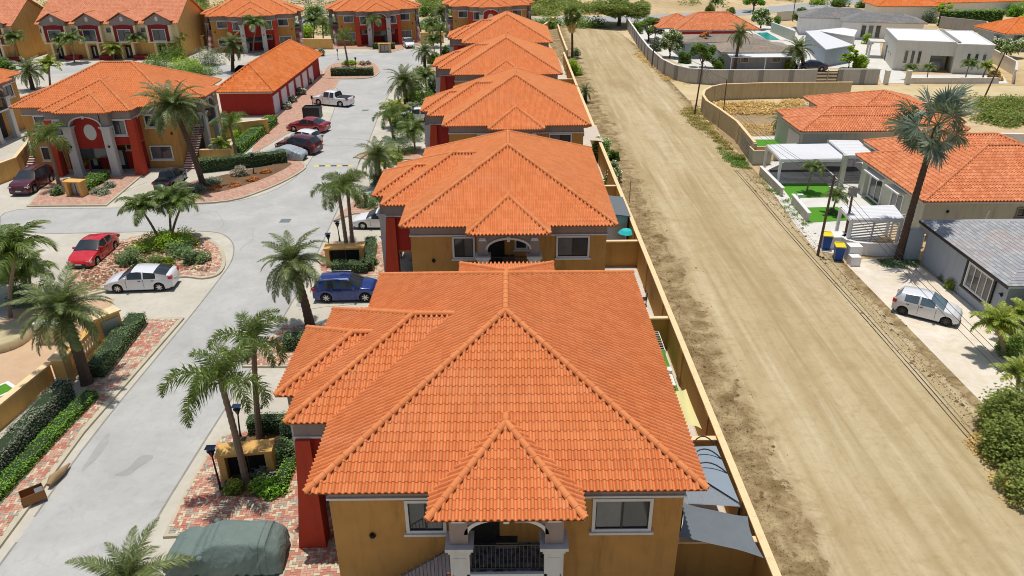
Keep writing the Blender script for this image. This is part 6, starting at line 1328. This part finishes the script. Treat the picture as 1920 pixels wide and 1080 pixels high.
# poles and wires
def pole(label, base, top, H=None, arms=True, r=.11, name='utility_pole', m='wood', group='wooden poles beside the dirt road'):
    g = G(*base); d = _f+_ix*(top[0]-960)/FPX-_iu*(top[1]-540)/FPX; t = g.y/d[1]; C = Vector((d[0]*t, g.y, HC+d[2]*t)); o = thing(name, label, 'pole', g, 0, group)
    MB().tube([(0, 0, 0), ((C.x-g.x)*.5, 0, C.z*.5), (C.x-g.x, 0, C.z)], [r, r*.85, r*.7], 8).build('post', m, o); dx = C.x-g.x
    if arms:
        b = MB(Matrix.Translation((dx, 0, C.z)))
        for k, (s, z) in enumerate(((-1, -.25), (1, -.45), (-1, -.65), (1, -.85))): b.tube([(0, 0, z), (s*.32, 0, z+.05)], .02, 5); b.lathe([(.04, 0), (.06, .04), (.03, .12), (0, .14)], 8, 0, (s*.34, 0, z+.03))
        b.build('insulators', 'steel', o)
    return o, Vector((C.x, g.y, C.z))
_, T1 = pole('leaning wooden utility pole with insulators beside the blue bins', (1533, 479), (1565, 328)); _, T2 = pole('wooden pole with grey meter box next to the pergola', (1582, 458), (1601, 350)); MB().box(-.25, .25, -.2, .2, -.7, -.05).build('meter_box', 'steel', _, Matrix.Translation(T2-_.location))
_, T3 = pole('wooden utility pole on the corner of the side track', (1302, 216), (1318, 118)); _, T4 = pole('wooden utility pole in front of the curved grey wall', (1222, 126), (1230, 52)); _, T5 = pole('thin pole inside the dry lot wall', (1355, 223), (1363, 148), arms=False, r=.07)
_, T6 = pole('far slim pole rising behind the white flowering frangipani', (1486, 40), (1494, -20), arms=False); _, T7 = pole('pole at the right end of the side track', (1846, 182), (1886, 95), arms=False); pole('thin steel pipe standing by the boundary wall', (1180, 379), (1183, 337), arms=False, r=.04, name='steel_pipe', m='steel', group=None)
def wire(a, b_, sag, label='', r=.013):
    a = Vector(a); b_ = Vector(b_); n = 24; o = Vector(a); m = MB(); m.tube([(a.lerp(b_, i/n)-o)+Vector((0, 0, -4*sag*(i/n)*(1-i/n))) for i in range(n+1)], r, 4); q = m.build('overhead_wire', 'iron', label=label, cat='wire', group='overhead wires'); q.location = o
for k, (dx, dz) in enumerate(((-.3, -.2), (.3, -.4), (-.3, -.6))):
    w = ('upper', 'middle', 'lower')[k]
    wire(T1+Vector((dx, 0, dz)), (22.3+dx, -2, 6+dz), 1.7, w+' overhead wire running from the leaning pole down to the lower right of the frame', .016)
    wire(T1+Vector((dx, 0, dz)), T3+Vector((dx, 0, dz)), 1.3, w+' overhead wire from the leaning pole to the corner pole')
    if k < 2: wire(T3+Vector((dx, 0, dz)), T4+Vector((dx, 0, dz)), .7, w+' overhead wire between the corner pole and the grey wall pole')
wire(T1, T2, .15, 'short wire linking the leaning pole and the meter pole'); wire(T5, T3, .4, 'wire between the corner pole and the thin lot pole')
for dx, lb in ((-.12, 'left dark strip modelled as an overhead wire shadow on the dirt road edge'), (.12, 'right dark strip modelled as an overhead wire shadow on the dirt road edge')):  # black tubes on the ground standing in for shadows of the overhead wires
    g = G(1533, 479); m = MB(); m.tube([(21.9+dx+.06*math.sin(y*.21+dx), y, .03+.01*math.sin(y)) for y in range(4, 72, 2)], .02, 4); m.build('wire_shadow_strip', 'iron', label=lb, cat='wire_shadow_strip', group='modelled wire shadows along the road edge')
# yards
def quadsail(name, label, corners, m, sag=.25, n=10, holder=None):
    P = [G(x, y, z) for x, y, z in corners]; o = thing(name, label, 'shade sail', (P[0].x, P[0].y, 0)); off = Vector((P[0].x, P[0].y, 0)); V = []
    for i in range(n+1):
        for j in range(n+1):
            u, v = i/n, j/n; p = P[0].lerp(P[1], u).lerp(P[3].lerp(P[2], u), v); c = ((P[0]+P[1]+P[2]+P[3])/4); pull = .10*(4*u*(1-u)*abs(2*v-1)**2+4*v*(1-v)*abs(2*u-1)**2)
            p = p.lerp(c, pull); p.z -= sag*16*u*(1-u)*v*(1-v)*.6+.02*math.sin(9*u+4*v); V.append(p-off)
    b = MB(); b.add(V, [(i*(n+1)+j, (i+1)*(n+1)+j, (i+1)*(n+1)+j+1, i*(n+1)+j+1) for i in range(n) for j in range(n)], smooth=True); me = b.mesh('cloth', [m]); inst('cloth', me, o); return o
quadsail('shade_sail', 'grey shade sail in the nearest side yard at the bottom', [(1277, 941, 2.9), (1402, 968, 2.3), (1432, 1046, 2.3), (1271, 1007, 2.9)], 'sail_grey', .15)
quadsail('shade_sail', 'pale yellow shade sail in the side yard of the nearest villa', [(1261, 731, 2.4), (1286, 729, 2.2), (1316, 804, 2.1), (1280, 798, 2.4)], 'sail_yellow', .2)
quadsail('shade_sail', 'beige awning in the side yard of the third row villa', [(1094, 240, 2.4), (1118, 234, 2.3), (1132, 266, 2.2), (1094, 263, 2.4)], 'shadecloth', .1)
P = [G(*q, 2.35) for q in ((1296, 842), (1342, 840), (1387, 950), (1281, 944))]; o = thing('canopy', 'pale corrugated canopy with dark curved ribs and grey net by the boundary wall', 'canopy', (P[0].x, P[0].y, 0)); off = Vector((P[0].x, P[0].y, 0)); Q = [p-off for p in P]
b = MB(); n = 60
for i in range(n):
    t0, t1 = i/n, (i+1)/n; a, c, d, e = Q[0].lerp(Q[3], t0), Q[1].lerp(Q[2], t0), Q[1].lerp(Q[2], t1), Q[0].lerp(Q[3], t1); zz = [Vector((0, 0, .02*math.sin(k*1.57))) for k in (i*2, i*2+2)]; mid0 = a.lerp(e, .5)+Vector((0, 0, .03)); mid1 = c.lerp(d, .5)+Vector((0, 0, .03)); b.add([a, c, mid1, mid0, d, e], [(0, 1, 2, 3), (3, 2, 4, 5)])
b.build('corrugated_sheet', 'corr', o); m = MB(); u = Vector((0, 0, .12)); m.add([Q[0]+u, Q[1]+u, Q[1].lerp(Q[2], .97)+u, Q[0].lerp(Q[3], .45)+u], [(0, 3, 2, 1)]); m.build('shade_net', 'net', o)
for t in (0, .25, .5): a, c = Q[0].lerp(Q[3], t)+u, Q[1].lerp(Q[2], t)+u; MB().tube([a.lerp(c, k/8)+Vector((0, .35, .25))*(4*k/8*(1-k/8)) for k in range(9)], .03, 5).build('rib', 'iron', o)
for q in Q: MB().box(q.x-.04, q.x+.04, q.y-.04, q.y+.04, 0, 2.33).build('post', 'iron', o)
o = thing('umbrella', 'turquoise umbrella open in the second villa side yard', 'umbrella', G(1172, 470)); MB().lathe([(.62, 1.45), (.35, 1.68), (0, 1.78)], 8, smooth=False).build('canopy', 'umbrella', o); MB().tube([(0, 0, 0), (0, 0, 1.78)], .03, 6).build('pole', 'white_metal', o)
o = thing('garden_table', 'black garden table in the second villa side yard', 'table', (7.3, 42.3, 0)); MB().box(-.8, .8, -.45, .45, .7, .75).build('table_top', 'steel', o)
for x in (-.7, .7):
    for y in (-.35, .35): MB().box(x-.03, x+.03, y-.03, y+.03, 0, .7).build('leg', 'iron', o)
for x, y, a, lb in ((-.2, .9, 180, 'black garden chair behind the garden table'), (1.15, 0, 90, 'black garden chair at the right end of the garden table'), (.1, -.9, 0, 'black garden chair at the camera side of the garden table'), (-1.15, 0, -90, 'black garden chair at the left end of the garden table')):
    c = thing('garden_chair', lb, 'chair', (7.3+x, 42.3+y, 0), R(a), 'garden chairs'); MB().box(-.22, .22, -.22, .22, .42, .46).build('seat', 'iron', c); MB().box(-.22, .22, -.24, -.2, .46, .95).build('backrest', 'iron', c)
    for sx in (-1, 1):
        for sy in (-1, 1): MB().box(sx*.19-.02, sx*.19+.02, sy*.19-.02, sy*.19+.02, 0, .42).build('leg', 'iron', c)
o = thing('wire_rack', 'white wire drying rack against the cross wall by the nearest villa', 'drying rack', (7.6, 34.8, 0))
for i in range(9): MB().box(-.6, .8, i*.25-.012, i*.25+.012, 1.2, 1.23).build('bar', 'white_metal', o)
for x in (-.6, .8): MB().box(x-.02, x+.02, -.05, 2.1, 1.16, 1.19).box(x-.02, x+.02, -.05, -.01, 0, 1.16).box(x-.02, x+.02, 2.06, 2.1, 0, 1.16).build('frame', 'white_metal', o)
o = thing('sun_lounger', 'small white sun lounger on the green turf strip', 'lounger', (8.45, 33.4, .02)); MB().box(-.2, .2, -.7, .4, .22, .3).box(-.2, .2, .4, .8, .3, .5).build('cushion', 'white', o); MB().box(-.18, -.14, -.6, .6, 0, .22).box(.14, .18, -.6, .6, 0, .22).build('frame', 'iron', o)
o = thing('metal_rack', 'black metal rack with white shelf under the grey sail at the bottom', 'rack', (8.2, 16.7, 0))
for x in (-.4, .4): MB().box(x-.02, x+.02, -.3, -.26, 0, 1.5).box(x-.02, x+.02, .26, .3, 0, 1.5).build('upright', 'iron', o)
for z in (.4, .9, 1.45): MB().box(-.42, .42, -.3, .3, z, z+.03).build('shelf', 'white_metal' if z == .9 else 'iron', o)
o = thing('storage_shed', 'grey roofed lean-to shed beside the upper side of the second villa', 'shed', (7.5, 54, 0)); MB().box(-1.4, 1.3, -1.8, 1.8, 0, 2.3).build('wall', 'steel', o); m = MB(); m.add([(-1.6, -2.1, 2.75), (1.45, -2.1, 2.35), (1.45, 2.1, 2.35), (-1.6, 2.1, 2.75), (-1.6, -2.1, 2.68), (1.45, -2.1, 2.28), (1.45, 2.1, 2.28), (-1.6, 2.1, 2.68)], [(0, 1, 2, 3), (0, 4, 5, 1), (1, 5, 6, 2), (2, 6, 7, 3), (3, 7, 4, 0), (7, 6, 5, 4)]); m.build('roof', 'sail_grey', o)
